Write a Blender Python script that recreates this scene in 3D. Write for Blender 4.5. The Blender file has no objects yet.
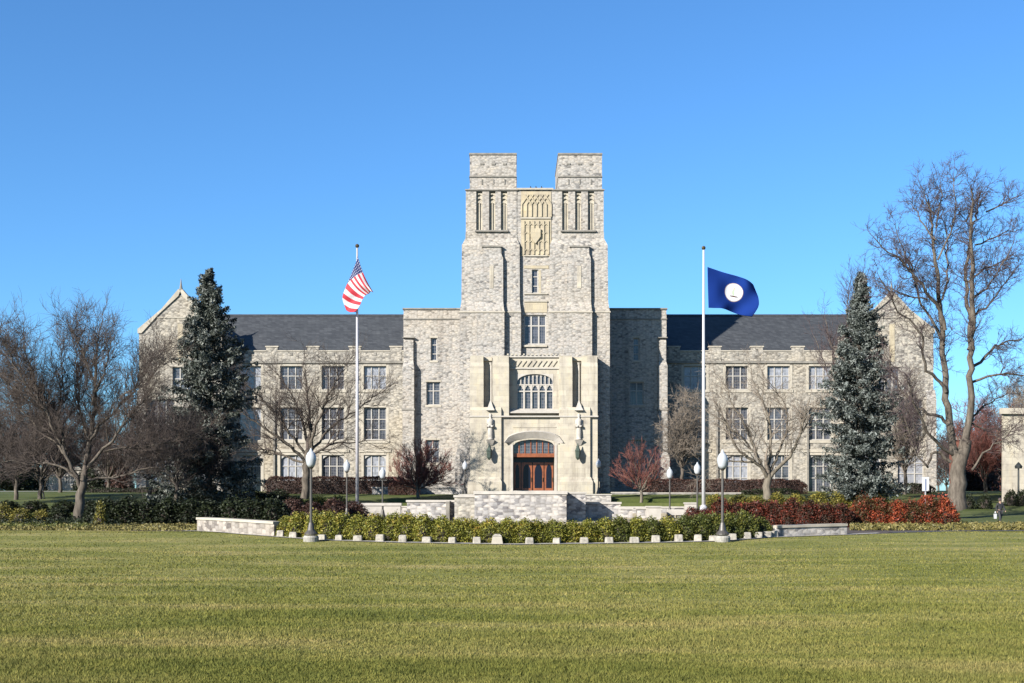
import bpy, math, random
import numpy as np
from mathutils import Vector, Matrix
random.seed(7); RNG = np.random.default_rng(7)
SC = bpy.context.scene
COL = SC.collection

# ------------------------------------------------------------------ camera, sky, sun, exposure
F, CX, HY, CZ = 1300.0, 512.0, 496.0, 2.2
cam = bpy.data.cameras.new('camera'); camo = bpy.data.objects.new('camera', cam); COL.objects.link(camo)
cam.sensor_width = 36; cam.lens = 36*F/1024; cam.shift_y = (HY-341.5)/1024
camo.location = (0, 0, CZ); camo.rotation_euler = (math.radians(90), 0, 0)
cam.clip_start = .3; cam.clip_end = 8000
SC.camera = camo
SUN_EL, SUN_AZ = math.radians(26), math.radians(225)      # compass style: 0 = +Y, 90 = +X ; the sun stands left of and behind the camera
w = bpy.data.worlds.new('World'); SC.world = w; w.use_nodes = True
wn = w.node_tree; bg = wn.nodes['Background']
sky = wn.nodes.new('ShaderNodeTexSky'); sky.sky_type = 'NISHITA'; sky.sun_disc = False
sky.sun_elevation = SUN_EL; sky.sun_rotation = SUN_AZ
sky.air_density = 1.0; sky.dust_density = 0.7; sky.ozone_density = 4.0; sky.altitude = 600
tint = wn.nodes.new('ShaderNodeMix'); tint.data_type = 'RGBA'; tint.blend_type = 'MULTIPLY'; tint.inputs[0].default_value = 1; tint.inputs[7].default_value = (.68, 1.10, 1.40, 1)
wn.links.new(sky.outputs[0], tint.inputs[6]); wn.links.new(tint.outputs[2], bg.inputs[0]); bg.inputs[1].default_value = 0.050
sl = bpy.data.lights.new('sun', 'SUN'); sl.energy = 5.0; sl.angle = math.radians(.5); sl.color = (1, .95, .86)
so = bpy.data.objects.new('sun', sl); COL.objects.link(so)
sd = Vector((math.sin(SUN_AZ)*math.cos(SUN_EL), math.cos(SUN_AZ)*math.cos(SUN_EL), math.sin(SUN_EL)))
so.rotation_euler = (-sd).to_track_quat('-Z', 'Y').to_euler(); so.location = (-60, -60, 60)
vs = SC.view_settings; vs.view_transform = 'Standard'; vs.look = 'None'; vs.gamma = 1; vs.use_curve_mapping = False
vs.exposure = 1.52

# ------------------------------------------------------------------ helpers
def PX(px, Y): return (px-CX)*Y/F
def PZ(py, Y): return CZ+(HY-py)*Y/F
def tag(o, label=None, cat=None, group=None, kind=None):
    if label: o['label'] = label
    if cat: o['category'] = cat
    if group: o['group'] = group
    if kind: o['kind'] = kind
    return o
def thing(name, loc, label, cat, group=None):
    o = bpy.data.objects.new(name, None); COL.objects.link(o); o.location = loc
    o.empty_display_size = .3
    return tag(o, label, cat, group)
def origin(o):
    v = Vector((0, 0, 0))
    while o is not None: v = v+o.location; o = o.parent
    return v
def fastmesh(name, V, Fs, mat=None, smooth=False):
    V = np.asarray(V, dtype=np.float32).reshape(-1, 3); Fs = np.asarray(Fs, dtype=np.int32)
    me = bpy.data.meshes.new(name); n, k = Fs.shape
    me.vertices.add(len(V)); me.vertices.foreach_set('co', V.ravel())
    me.loops.add(n*k); me.loops.foreach_set('vertex_index', Fs.ravel())
    me.polygons.add(n); me.polygons.foreach_set('loop_start', np.arange(0, n*k, k, dtype=np.int32))
    me.polygons.foreach_set('use_smooth', np.full(n, smooth, dtype=bool))
    me.update(calc_edges=True)
    if mat: me.materials.append(mat)
    return me
def link(name, me, parent=None, loc=None):
    o = bpy.data.objects.new(name, me); COL.objects.link(o)
    if parent: o.parent = parent
    if loc is not None: o.location = loc
    return o
class MB:
    def __init__(s): s.v = []; s.f = []; s.m = []; s.mi = 0; s.calls = []
    def add(s, vs, fs):
        b = len(s.v); s.calls.append((b, b+len(vs), len(s.f), len(s.f)+len(fs))); s.v += [tuple(p) for p in vs]; s.f += [tuple(b+i for i in f) for f in fs]; s.m += [s.mi]*len(fs); return s
    def quad(s, *p): return s.add(p, [(0, 1, 2, 3)])
    def frust(s, x0, x1, y0, y1, z0, X0, X1, Y0, Y1, z1):
        return s.add([(x0,y0,z0),(x1,y0,z0),(x1,y1,z0),(x0,y1,z0),(X0,Y0,z1),(X1,Y0,z1),(X1,Y1,z1),(X0,Y1,z1)],
                     [(0,3,2,1),(4,5,6,7),(0,1,5,4),(1,2,6,5),(2,3,7,6),(3,0,4,7)])
    def box(s, x0, x1, y0, y1, z0, z1): return s.frust(x0,x1,y0,y1,z0,x0,x1,y0,y1,z1)
    def pbox(s, a, b, t, bt, Y0, Y1):      # front face covers columns a..b, rows t..bt measured in the plane Y0
        return s.box(PX(a,Y0), PX(b,Y0), Y0, Y1, PZ(bt,Y0), PZ(t,Y0))
    def prism(s, pts, y0, y1):             # polygon in x,z extruded along y
        n = len(pts); vs = [(x,y0,z) for x,z in pts]+[(x,y1,z) for x,z in pts]
        return s.add(vs, [tuple(range(n)), tuple(range(2*n-1, n-1, -1))]+[(i, i+n, (i+1)%n+n, (i+1)%n) for i in range(n)])
    def prismx(s, pts, x0, x1):            # polygon in y,z extruded along x
        n = len(pts); vs = [(x0,y,z) for y,z in pts]+[(x1,y,z) for y,z in pts]
        return s.add(vs, [tuple(range(n-1,-1,-1)), tuple(range(n, 2*n))]+[(i, (i+1)%n, (i+1)%n+n, i+n) for i in range(n)])
    def lathe(s, cx, cy, prof, n=12, z0=0):
        b = []; 
        for r, z in prof:
            for k in range(n):
                a = 2*math.pi*k/n; b.append((cx+r*math.cos(a), cy+r*math.sin(a), z0+z))
        fs = [(i*n+k, i*n+(k+1)%n, (i+1)*n+(k+1)%n, (i+1)*n+k) for i in range(len(prof)-1) for k in range(n)]
        fs += [tuple(range(n-1,-1,-1)), tuple((len(prof)-1)*n+k for k in range(n))]
        return s.add(b, fs)
    def wall(s, x0, x1, z0, z1, Y, t, holes=()):
        xs = sorted({x0, x1}|{h[0] for h in holes}|{h[1] for h in holes}); zs = sorted({z0, z1}|{h[2] for h in holes}|{h[3] for h in holes})
        for i in range(len(xs)-1):
            for j in range(len(zs)-1):
                mx, mz = (xs[i]+xs[i+1])/2, (zs[j]+zs[j+1])/2
                if any(h[0] < mx < h[1] and h[2] < mz < h[3] for h in holes): continue
                s.quad((xs[i],Y,zs[j]), (xs[i+1],Y,zs[j]), (xs[i+1],Y,zs[j+1]), (xs[i],Y,zs[j+1]))
        for (a, b, c, d) in list(holes):
            s.quad((a,Y,c),(a,Y,d),(a,Y+t,d),(a,Y+t,c)); s.quad((b,Y,c),(b,Y+t,c),(b,Y+t,d),(b,Y,d))
            s.quad((a,Y,c),(a,Y+t,c),(b,Y+t,c),(b,Y,c)); s.quad((a,Y,d),(b,Y,d),(b,Y+t,d),(a,Y+t,d))
        s.quad((x0,Y,z0),(x0,Y,z1),(x0,Y+t,z1),(x0,Y+t,z0)); s.quad((x1,Y,z0),(x1,Y+t,z0),(x1,Y+t,z1),(x1,Y,z1))
        s.quad((x0,Y,z1),(x1,Y,z1),(x1,Y+t,z1),(x0,Y+t,z1)); return s
    def build_split(s, name, mat, parent=None):
        # one object for every piece that stands clear of the others
        n = len(s.calls); bb = []
        for (v0, v1, f0, f1) in s.calls:
            a = np.array(s.v[v0:v1]); bb.append((a.min(0)-.04, a.max(0)+.04))
        par = list(range(n))
        def find(i):
            while par[i] != i: i = par[i]
            return i
        for i in range(n):
            for j in range(i):
                if np.all(bb[i][0] < bb[j][1]) and np.all(bb[j][0] < bb[i][1]): par[find(i)] = find(j)
        gr = {}
        for i in range(n): gr.setdefault(find(i), []).append(i)
        last = None
        for g in gr.values():
            m = MB()
            for i in g:
                v0, v1, f0, f1 = s.calls[i]; m.add(s.v[v0:v1], [tuple(k-v0 for k in f) for f in s.f[f0:f1]])
            last = m.build(name, mat, parent)
        return last
    def build(s, name, mat, parent=None, smooth=False, loc=None, local=False):
        me = bpy.data.meshes.new(name)
        o0 = origin(parent) if parent else Vector(loc or (0,0,0))
        if local: o0 = Vector((0,0,0))
        me.from_pydata([(x-o0.x, y-o0.y, z-o0.z) for x, y, z in s.v], [], s.f)
        mats = mat if isinstance(mat, (list, tuple)) else [mat]
        for m in mats: me.materials.append(m)
        me.polygons.foreach_set('material_index', s.m)
        if smooth: me.polygons.foreach_set('use_smooth', [True]*len(me.polygons))
        me.update()
        return link(name, me, parent, loc)
ORD = ['first','second','third','fourth','fifth','sixth','seventh','eighth','ninth','tenth','eleventh','twelfth','thirteenth','fourteenth',
 'fifteenth','sixteenth','seventeenth','eighteenth','nineteenth','twentieth','twenty-first','twenty-second','twenty-third','twenty-fourth','twenty-fifth','twenty-sixth','twenty-seventh','twenty-eighth','twenty-ninth','thirtieth','thirty-first','thirty-second','thirty-third','thirty-fourth']
def which(i, n):
    if i == 0: return 'leftmost'
    if i == n-1: return 'rightmost'
    return (ORD[i]+' from the left') if i <= n//2 else (ORD[n-1-i]+' from the right')

# ------------------------------------------------------------------ materials
KA = .53      # one overall level for the base colours
def K(c): return tuple(x*KA for x in c)
def newmat(name):
    m = bpy.data.materials.new(name); m.use_nodes = True; nt = m.node_tree
    return m, nt, nt.nodes['Principled BSDF']
def N(nt, typ, **kw):
    n = nt.nodes.new(typ)
    for k, v in kw.items():
        if k in n.inputs: n.inputs[k].default_value = v
        else: setattr(n, k, v)
    return n
def ramp(nt, stops, interp='LINEAR'):
    r = nt.nodes.new('ShaderNodeValToRGB'); r.color_ramp.interpolation = interp
    e = r.color_ramp.elements
    while len(e) < len(stops): e.new(.5)
    for i, (p, c) in enumerate(stops): e[i].position = p; e[i].color = (*c, 1)
    return r
def simple(name, col, rough=.7, metal=0, spec=None, noise=0, scale=3):
    m, nt, b = newmat(name); col = K(col)
    b.inputs['Base Color'].default_value = (*col, 1); b.inputs['Roughness'].default_value = rough; b.inputs['Metallic'].default_value = metal
    if spec is not None: b.inputs['Specular IOR Level'].default_value = spec
    if noise:
        g = N(nt, 'ShaderNodeNewGeometry'); n = N(nt, 'ShaderNodeTexNoise', Scale=scale, Detail=5)
        nt.links.new(g.outputs['Position'], n.inputs['Vector'])
        r = ramp(nt, [(.3, tuple(c*(1-noise) for c in col)), (.7, tuple(min(1, c*(1+noise)) for c in col))])
        nt.links.new(n.outputs[0], r.inputs[0]); nt.links.new(r.outputs[0], b.inputs['Base Color'])
    return m
def wallcoord(nt, sx, sz, op='ADD'):
    g = N(nt, 'ShaderNodeNewGeometry'); s = N(nt, 'ShaderNodeSeparateXYZ'); nt.links.new(g.outputs['Position'], s.inputs[0])
    a = N(nt, 'ShaderNodeMath', operation=op); nt.links.new(s.outputs[0], a.inputs[0]); nt.links.new(s.outputs[1], a.inputs[1])
    mx = N(nt, 'ShaderNodeMath', operation='MULTIPLY'); mx.inputs[1].default_value = sx; nt.links.new(a.outputs[0], mx.inputs[0])
    mz = N(nt, 'ShaderNodeMath', operation='MULTIPLY'); mz.inputs[1].default_value = sz; nt.links.new(s.outputs[2], mz.inputs[0])
    c = N(nt, 'ShaderNodeCombineXYZ'); nt.links.new(mx.outputs[0], c.inputs[0]); nt.links.new(mz.outputs[0], c.inputs[1])
    return g, c
def stone(name, stops, sx=3.3, sz=5.4, bump=.28, stain=.25, op='ADD', warm=(.56,.46,.33)):
    m, nt, b = newmat(name); L = nt.links
    g, c = wallcoord(nt, sx, sz, op)
    v = N(nt, 'ShaderNodeTexVoronoi', distance='CHEBYCHEV', voronoi_dimensions='2D', Randomness=.85, Scale=1.0); L.new(c.outputs[0], v.inputs['Vector'])
    sp = N(nt, 'ShaderNodeSeparateColor'); L.new(v.outputs['Color'], sp.inputs[0])
    r = ramp(nt, [(p, K(c)) for p, c in stops]); L.new(sp.outputs[0], r.inputs[0]); warm = K(warm)
    # every stone its own fine mottling
    n = N(nt, 'ShaderNodeTexNoise', Scale=3.2, Detail=9, Roughness=.8); L.new(g.outputs['Position'], n.inputs['Vector'])
    r2 = ramp(nt, [(.3, (.80,.80,.80)), (.5, (.98,.98,.98)), (.72, (1.10,1.09,1.07))]); L.new(n.outputs[0], r2.inputs[0])
    mu = N(nt, 'ShaderNodeMix', data_type='RGBA', blend_type='MULTIPLY'); mu.inputs[0].default_value = 1
    L.new(r.outputs[0], mu.inputs[6]); L.new(r2.outputs[0], mu.inputs[7])
    # broad warm weathering
    n2 = N(nt, 'ShaderNodeTexNoise', Scale=.16, Detail=4); L.new(g.outputs['Position'], n2.inputs['Vector'])
    r3 = ramp(nt, [(.45, (0,0,0)), (.7, (stain,)*3)]); L.new(n2.outputs[0], r3.inputs[0])
    m2 = N(nt, 'ShaderNodeMix', data_type='RGBA'); L.new(r3.outputs[0], m2.inputs[0]); L.new(mu.outputs[2], m2.inputs[6]); m2.inputs[7].default_value = (*warm, 1)
    L.new(m2.outputs[2], b.inputs['Base Color']); b.inputs['Roughness'].default_value = .9; b.inputs['Specular IOR Level'].default_value = .2
    ms = N(nt, 'ShaderNodeMapping'); ms.inputs['Scale'].default_value = (.9,.9,.07); L.new(g.outputs['Position'], ms.inputs[0])
    ns = N(nt, 'ShaderNodeTexNoise', Scale=1.0, Detail=5, Roughness=.7); L.new(ms.outputs[0], ns.inputs['Vector'])
    rs = ramp(nt, [(.30, (.74,.73,.72)), (.47, (1,1,1)), (.72, (1.06,1.05,1.02))]); L.new(ns.outputs[0], rs.inputs[0])
    mst = N(nt, 'ShaderNodeMix', data_type='RGBA', blend_type='MULTIPLY'); mst.inputs[0].default_value = 1; L.new(m2.outputs[2], mst.inputs[6]); L.new(rs.outputs[0], mst.inputs[7]); m2 = mst
    rj = ramp(nt, [(.30, (1,1,1)), (.62, (.72,.705,.69))]); L.new(v.outputs['Distance'], rj.inputs[0])
    mj = N(nt, 'ShaderNodeMix', data_type='RGBA', blend_type='MULTIPLY'); mj.inputs[0].default_value = 1; L.new(m2.outputs[2], mj.inputs[6]); L.new(rj.outputs[0], mj.inputs[7]); L.new(mj.outputs[2], b.inputs['Base Color'])
    # rock faced relief
    inv = N(nt, 'ShaderNodeMath', operation='SUBTRACT'); inv.inputs[0].default_value = .7; L.new(v.outputs['Distance'], inv.inputs[1])
    ad = N(nt, 'ShaderNodeMath', operation='MULTIPLY_ADD'); L.new(n.outputs[0], ad.inputs[0]); ad.inputs[1].default_value = .9; L.new(inv.outputs[0], ad.inputs[2])
    ad2 = N(nt, 'ShaderNodeMath', operation='MULTIPLY_ADD'); L.new(sp.outputs[1], ad2.inputs[0]); ad2.inputs[1].default_value = .6; L.new(ad.outputs[0], ad2.inputs[2])
    bp = N(nt, 'ShaderNodeBump', Strength=bump, Distance=.12); L.new(ad2.outputs[0], bp.inputs['Height']); L.new(bp.outputs[0], b.inputs['Normal'])
    return m
M = {}
M['stone'] = stone('rock_faced_limestone', [(0,(.22,.21,.205)),(.07,(.33,.315,.30)),(.18,(.43,.41,.385)),(.45,(.49,.465,.435)),(.6,(.53,.50,.47)),(.78,(.49,.45,.415)),(1,(.60,.55,.485))])
M['stone_warm'] = stone('warm_limestone_rubble', [(0,(.20,.185,.17)),(.10,(.31,.29,.26)),(.3,(.39,.365,.325)),(.6,(.47,.435,.385)),(1,(.59,.54,.46))], stain=.35, warm=(.55,.44,.28))
M['stone_wall'] = stone('retaining_wall_stone', [(0,(.20,.19,.20)),(.2,(.38,.365,.365)),(.6,(.54,.51,.49)),(1,(.68,.63,.58))], sx=2.8, sz=5.4, bump=.2, stain=.15)
M['stone_wall_left'] = stone('curved_wall_stone', [(0,(.16,.14,.13)),(.2,(.30,.27,.245)),(.6,(.41,.37,.335)),(1,(.52,.46,.41))], sx=2.0, sz=4.6, bump=.3, stain=.15, op='SUBTRACT')
def limestone(name, col, joint=.86, sc=(.9, 1.7)):
    col = K(col)
    m, nt, b = newmat(name); L = nt.links
    g, c = wallcoord(nt, 1, 1)
    br = N(nt, 'ShaderNodeTexBrick', Scale=1.0); br.inputs['Brick Width'].default_value = 1.1; br.inputs['Row Height'].default_value = .55
    br.inputs['Mortar Size'].default_value = .012; br.inputs['Color1'].default_value = (*col, 1); br.inputs['Color2'].default_value = (*[x*.85 for x in col], 1)
    br.inputs['Mortar'].default_value = (*[x*joint*.8 for x in col], 1); L.new(c.outputs[0], br.inputs['Vector'])
    n = N(nt, 'ShaderNodeTexNoise', Scale=1.1, Detail=7, Roughness=.65); L.new(g.outputs['Position'], n.inputs['Vector'])
    r = ramp(nt, [(.28, (.62,.60,.60)), (.42, (.90,.88,.86)), (.55, (1,.99,.95)), (.75, (1.10,1.03,.88))]); L.new(n.outputs[0], r.inputs[0])
    mu = N(nt, 'ShaderNodeMix', data_type='RGBA', blend_type='MULTIPLY'); mu.inputs[0].default_value = 1
    L.new(br.outputs[0], mu.inputs[6]); L.new(r.outputs[0], mu.inputs[7]); L.new(mu.outputs[2], b.inputs['Base Color'])
    b.inputs['Roughness'].default_value = .85
    ms = N(nt, 'ShaderNodeMapping'); ms.inputs['Scale'].default_value = (1.3,1.3,.12); L.new(g.outputs['Position'], ms.inputs[0])
    ns = N(nt, 'ShaderNodeTexNoise', Scale=1.0, Detail=6, Roughness=.7); L.new(ms.outputs[0], ns.inputs['Vector'])
    rs = ramp(nt, [(.32, (.72,.70,.68)), (.48, (1,1,1)), (.70, (1.05,1.02,.93))]); L.new(ns.outputs[0], rs.inputs[0])
    mst = N(nt, 'ShaderNodeMix', data_type='RGBA', blend_type='MULTIPLY'); mst.inputs[0].default_value = 1; L.new(mu.outputs[2], mst.inputs[6]); L.new(rs.outputs[0], mst.inputs[7]); L.new(mst.outputs[2], b.inputs['Base Color'])
    bp = N(nt, 'ShaderNodeBump', Strength=.25, Distance=.03); L.new(n.outputs[0], bp.inputs['Height']); L.new(bp.outputs[0], b.inputs['Normal'])
    return m
M['lime'] = limestone('smooth_cut_limestone', (.60,.55,.465))
M['lime_y'] = limestone('yellow_carved_limestone', (.56,.49,.37))
M['trim'] = simple('limestone_trim', (.50,.45,.37), .85, noise=.18, scale=1.5)
M['trim_dark'] = simple('weathered_string_course', (.26,.24,.21), .9, noise=.3, scale=2)
M['coping'] = simple('pale_coping_stone', (.52,.48,.43), .85, noise=.12, scale=2)
def slate():
    m, nt, b = newmat('slate_roof'); L = nt.links
    g, c = wallcoord(nt, 1, 1)
    br = N(nt, 'ShaderNodeTexBrick', Scale=1.0); br.inputs['Brick Width'].default_value = .45; br.inputs['Row Height'].default_value = .2
    br.inputs['Mortar Size'].default_value = .012; br.inputs['Color1'].default_value = (.024,.026,.029,1); br.inputs['Color2'].default_value = (.040,.043,.047,1)
    br.inputs['Mortar'].default_value = (.017,.018,.02,1); L.new(c.outputs[0], br.inputs['Vector'])
    n = N(nt, 'ShaderNodeTexNoise', Scale=.55, Detail=9, Roughness=.75); mp = N(nt, 'ShaderNodeMapping'); mp.inputs['Scale'].default_value = (1,1,3); L.new(g.outputs['Position'], mp.inputs[0]); L.new(mp.outputs[0], n.inputs['Vector'])
    r = ramp(nt, [(.3, (.72,.72,.73)), (.5, (1,1,1)), (.72, (1.3,1.28,1.25))]); L.new(n.outputs[0], r.inputs[0])
    mu = N(nt, 'ShaderNodeMix', data_type='RGBA', blend_type='MULTIPLY'); mu.inputs[0].default_value = 1
    L.new(br.outputs[0], mu.inputs[6]); L.new(r.outputs[0], mu.inputs[7]); L.new(mu.outputs[2], b.inputs['Base Color'])
    b.inputs['Roughness'].default_value = .6
    return m
M['slate'] = slate()
def glass(name, dark, line, sx=.22, sz=.3, rough=.12):
    m, nt, b = newmat(name); L = nt.links
    g, c = wallcoord(nt, 1, 1)
    br = N(nt, 'ShaderNodeTexBrick', Scale=1.0, offset=0.0); br.inputs['Brick Width'].default_value = sx; br.inputs['Row Height'].default_value = sz
    br.inputs['Mortar Size'].default_value = .018; br.inputs['Color1'].default_value = (*dark, 1); br.inputs['Color2'].default_value = (*[x*1.8+.01 for x in dark], 1)
    br.inputs['Mortar'].default_value = (*line, 1); L.new(c.outputs[0], br.inputs['Vector'])
    L.new(br.outputs[0], b.inputs['Base Color']); b.inputs['Roughness'].default_value = rough
    return m
M['glass'] = glass('leaded_dark_glass', (.025,.027,.036), (.10,.10,.10))
M['glass_pale'] = glass('glass_with_pale_blinds', (.12,.125,.145), (.2,.2,.2))
M['glass_door'] = simple('dark_door_glass', (.008,.012,.025), .25, spec=.25)
M['frame'] = simple('pale_window_mullions', (.50,.47,.43), .7)
M['wood'] = simple('orange_varnished_wood', (.28,.080,.024), .45, noise=.25, scale=3)
M['metal_dark'] = simple('dark_green_black_metal', (.04,.045,.045), .5, .3)
M['post'] = simple('grey_brown_lamp_post', (.11,.10,.09), .5, .3)
M['globe'] = simple('frosted_white_glass', (.54,.57,.61), .25)
M['pole'] = simple('white_painted_pole', (.66,.66,.68), .35)
M['pole_grey'] = simple('brushed_pale_grey_pole', (.62,.60,.64), .35, .2)
M['gold'] = simple('dark_pole_finial', (.12,.09,.04), .4, .6)
M['bronze'] = simple('verdigris_bronze', (.07,.10,.08), .55, .3)
M['concrete'] = simple('pale_concrete', (.36,.34,.30), .9, noise=.3, scale=6)
M['block'] = simple('pale_rough_cut_stone', (.40,.365,.31), .9, noise=.4, scale=7)
M['tan'] = simple('tan_gravel_paving', (.50,.41,.26), .95, noise=.15, scale=4)
M['mulch'] = simple('dark_mulch_soil', (.06,.036,.026), .95, noise=.5, scale=3)
M['asphalt'] = simple('asphalt', (.06,.06,.06), .9, noise=.2, scale=4)
def leafmat(name, stops, trans=.15, clump=.7, cs=1.6):
    m, nt, b = newmat(name); L = nt.links
    g = N(nt, 'ShaderNodeNewGeometry'); r = ramp(nt, [(p, K(c)) for p, c in stops])
    n = N(nt, 'ShaderNodeTexNoise', Scale=cs, Detail=2); L.new(g.outputs['Position'], n.inputs['Vector'])
    a = N(nt, 'ShaderNodeMath', operation='MULTIPLY_ADD'); a.inputs[1].default_value = 1-clump*.5
    L.new(g.outputs['Random Per Island'], a.inputs[0])
    mm = N(nt, 'ShaderNodeMath', operation='MULTIPLY_ADD'); mm.inputs[1].default_value = clump*1.6; mm.inputs[2].default_value = -clump*.55
    L.new(n.outputs[0], mm.inputs[0]); L.new(mm.outputs[0], a.inputs[2]); L.new(a.outputs[0], r.inputs[0])
    L.new(r.outputs[0], b.inputs['Base Color']); b.inputs['Roughness'].default_value = .6; b.inputs['Specular IOR Level'].default_value = .3
    if trans:
        t = N(nt, 'ShaderNodeBsdfTranslucent'); L.new(r.outputs[0], t.inputs[0]); mx = N(nt, 'ShaderNodeMixShader'); mx.inputs[0].default_value = trans
        L.new(b.outputs[0], mx.inputs[1]); L.new(t.outputs[0], mx.inputs[2]); L.new(mx.outputs[0], nt.nodes['Material Output'].inputs[0])
    return m
M['leaf_yg'] = leafmat('yellow_green_boxwood_leaves', [(0,(.07,.08,.012)),(.35,(.17,.18,.025)),(.65,(.29,.28,.038)),(.85,(.40,.32,.05)),(1,(.42,.24,.045))])
M['leaf_gold'] = leafmat('golden_green_leaves', [(0,(.05,.06,.012)),(.4,(.16,.15,.03)),(.8,(.32,.26,.04)),(1,(.40,.33,.06))])
M['leaf_dark'] = leafmat('dark_evergreen_leaves', [(0,(.010,.014,.006)),(.6,(.022,.032,.010)),(1,(.055,.07,.02))])
M['leaf_mid'] = leafmat('mid_green_leaves', [(0,(.04,.055,.01)),(.5,(.10,.12,.02)),(1,(.24,.22,.04))])
M['leaf_red'] = leafmat('scarlet_winter_leaves', [(0,(.04,.045,.014)),(.32,(.09,.06,.018)),(.55,(.19,.045,.02)),(.8,(.46,.07,.028)),(1,(.60,.19,.06))], clump=1.0, cs=1.1)
M['leaf_darkred'] = leafmat('dark_red_green_leaves', [(0,(.02,.022,.01)),(.35,(.06,.028,.014)),(.7,(.15,.03,.016)),(1,(.28,.05,.02))], clump=.8, cs=1.4)
M['leaf_maroon'] = leafmat('maroon_brown_winter_leaves', [(0,(.03,.018,.014)),(.5,(.085,.04,.03)),(1,(.16,.075,.05))])
M['leaf_ground'] = leafmat('yellow_ground_cover_leaves', [(0,(.07,.07,.02)),(.5,(.22,.19,.05)),(1,(.40,.32,.12))], cs=2.2)
M['needle'] = leafmat('blue_spruce_needles', [(0,(.022,.03,.022)),(.3,(.05,.062,.048)),(.62,(.12,.135,.115)),(.85,(.25,.265,.24)),(1,(.42,.43,.40))], trans=.03, clump=.9, cs=2.0)
M['needle_silver'] = leafmat('silvery_spruce_needles', [(0,(.025,.032,.028)),(.3,(.06,.072,.062)),(.6,(.15,.17,.155)),(.87,(.29,.315,.30)),(1,(.42,.44,.43))], trans=.03, clump=.9, cs=1.8)
M['needle_rust'] = leafmat('rusty_dry_foliage', [(0,(.06,.04,.02)),(.5,(.16,.09,.035)),(1,(.28,.16,.06))], trans=.05)
def bark(name, c0, c1, sc=5):
    m, nt, b = newmat(name); L = nt.links
    g = N(nt, 'ShaderNodeNewGeometry'); mp = N(nt, 'ShaderNodeMapping'); mp.inputs['Scale'].default_value = (1,1,.25); L.new(g.outputs['Position'], mp.inputs[0])
    n = N(nt, 'ShaderNodeTexNoise', Scale=sc, Detail=7, Roughness=.7); L.new(mp.outputs[0], n.inputs['Vector'])
    r = ramp(nt, [(.3, K(c0)), (.7, K(c1))]); L.new(n.outputs[0], r.inputs[0]); L.new(r.outputs[0], b.inputs['Base Color'])
    b.inputs['Roughness'].default_value = .9; b.inputs['Specular IOR Level'].default_value = .2
    bp = N(nt, 'ShaderNodeBump', Strength=.6, Distance=.05); L.new(n.outputs[0], bp.inputs['Height']); L.new(bp.outputs[0], b.inputs['Normal'])
    return m
M['bark'] = bark('grey_brown_bark', (.05,.04,.032), (.22,.185,.15))
M['bark_pale'] = bark('pale_grey_bark', (.10,.085,.065), (.28,.24,.19))
M['twig_brown'] = simple('brown_twigs', (.09,.065,.052), .85)
M['twig_purple'] = simple('purple_brown_twigs', (.085,.055,.056), .85)
M['twig_grey'] = simple('grey_tan_twigs', (.26,.21,.165), .85)
M['twig_red'] = simple('red_brown_twigs', (.24,.08,.06), .85)
M['twig_dark'] = simple('dark_brown_twigs', (.07,.048,.042), .85)

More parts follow.
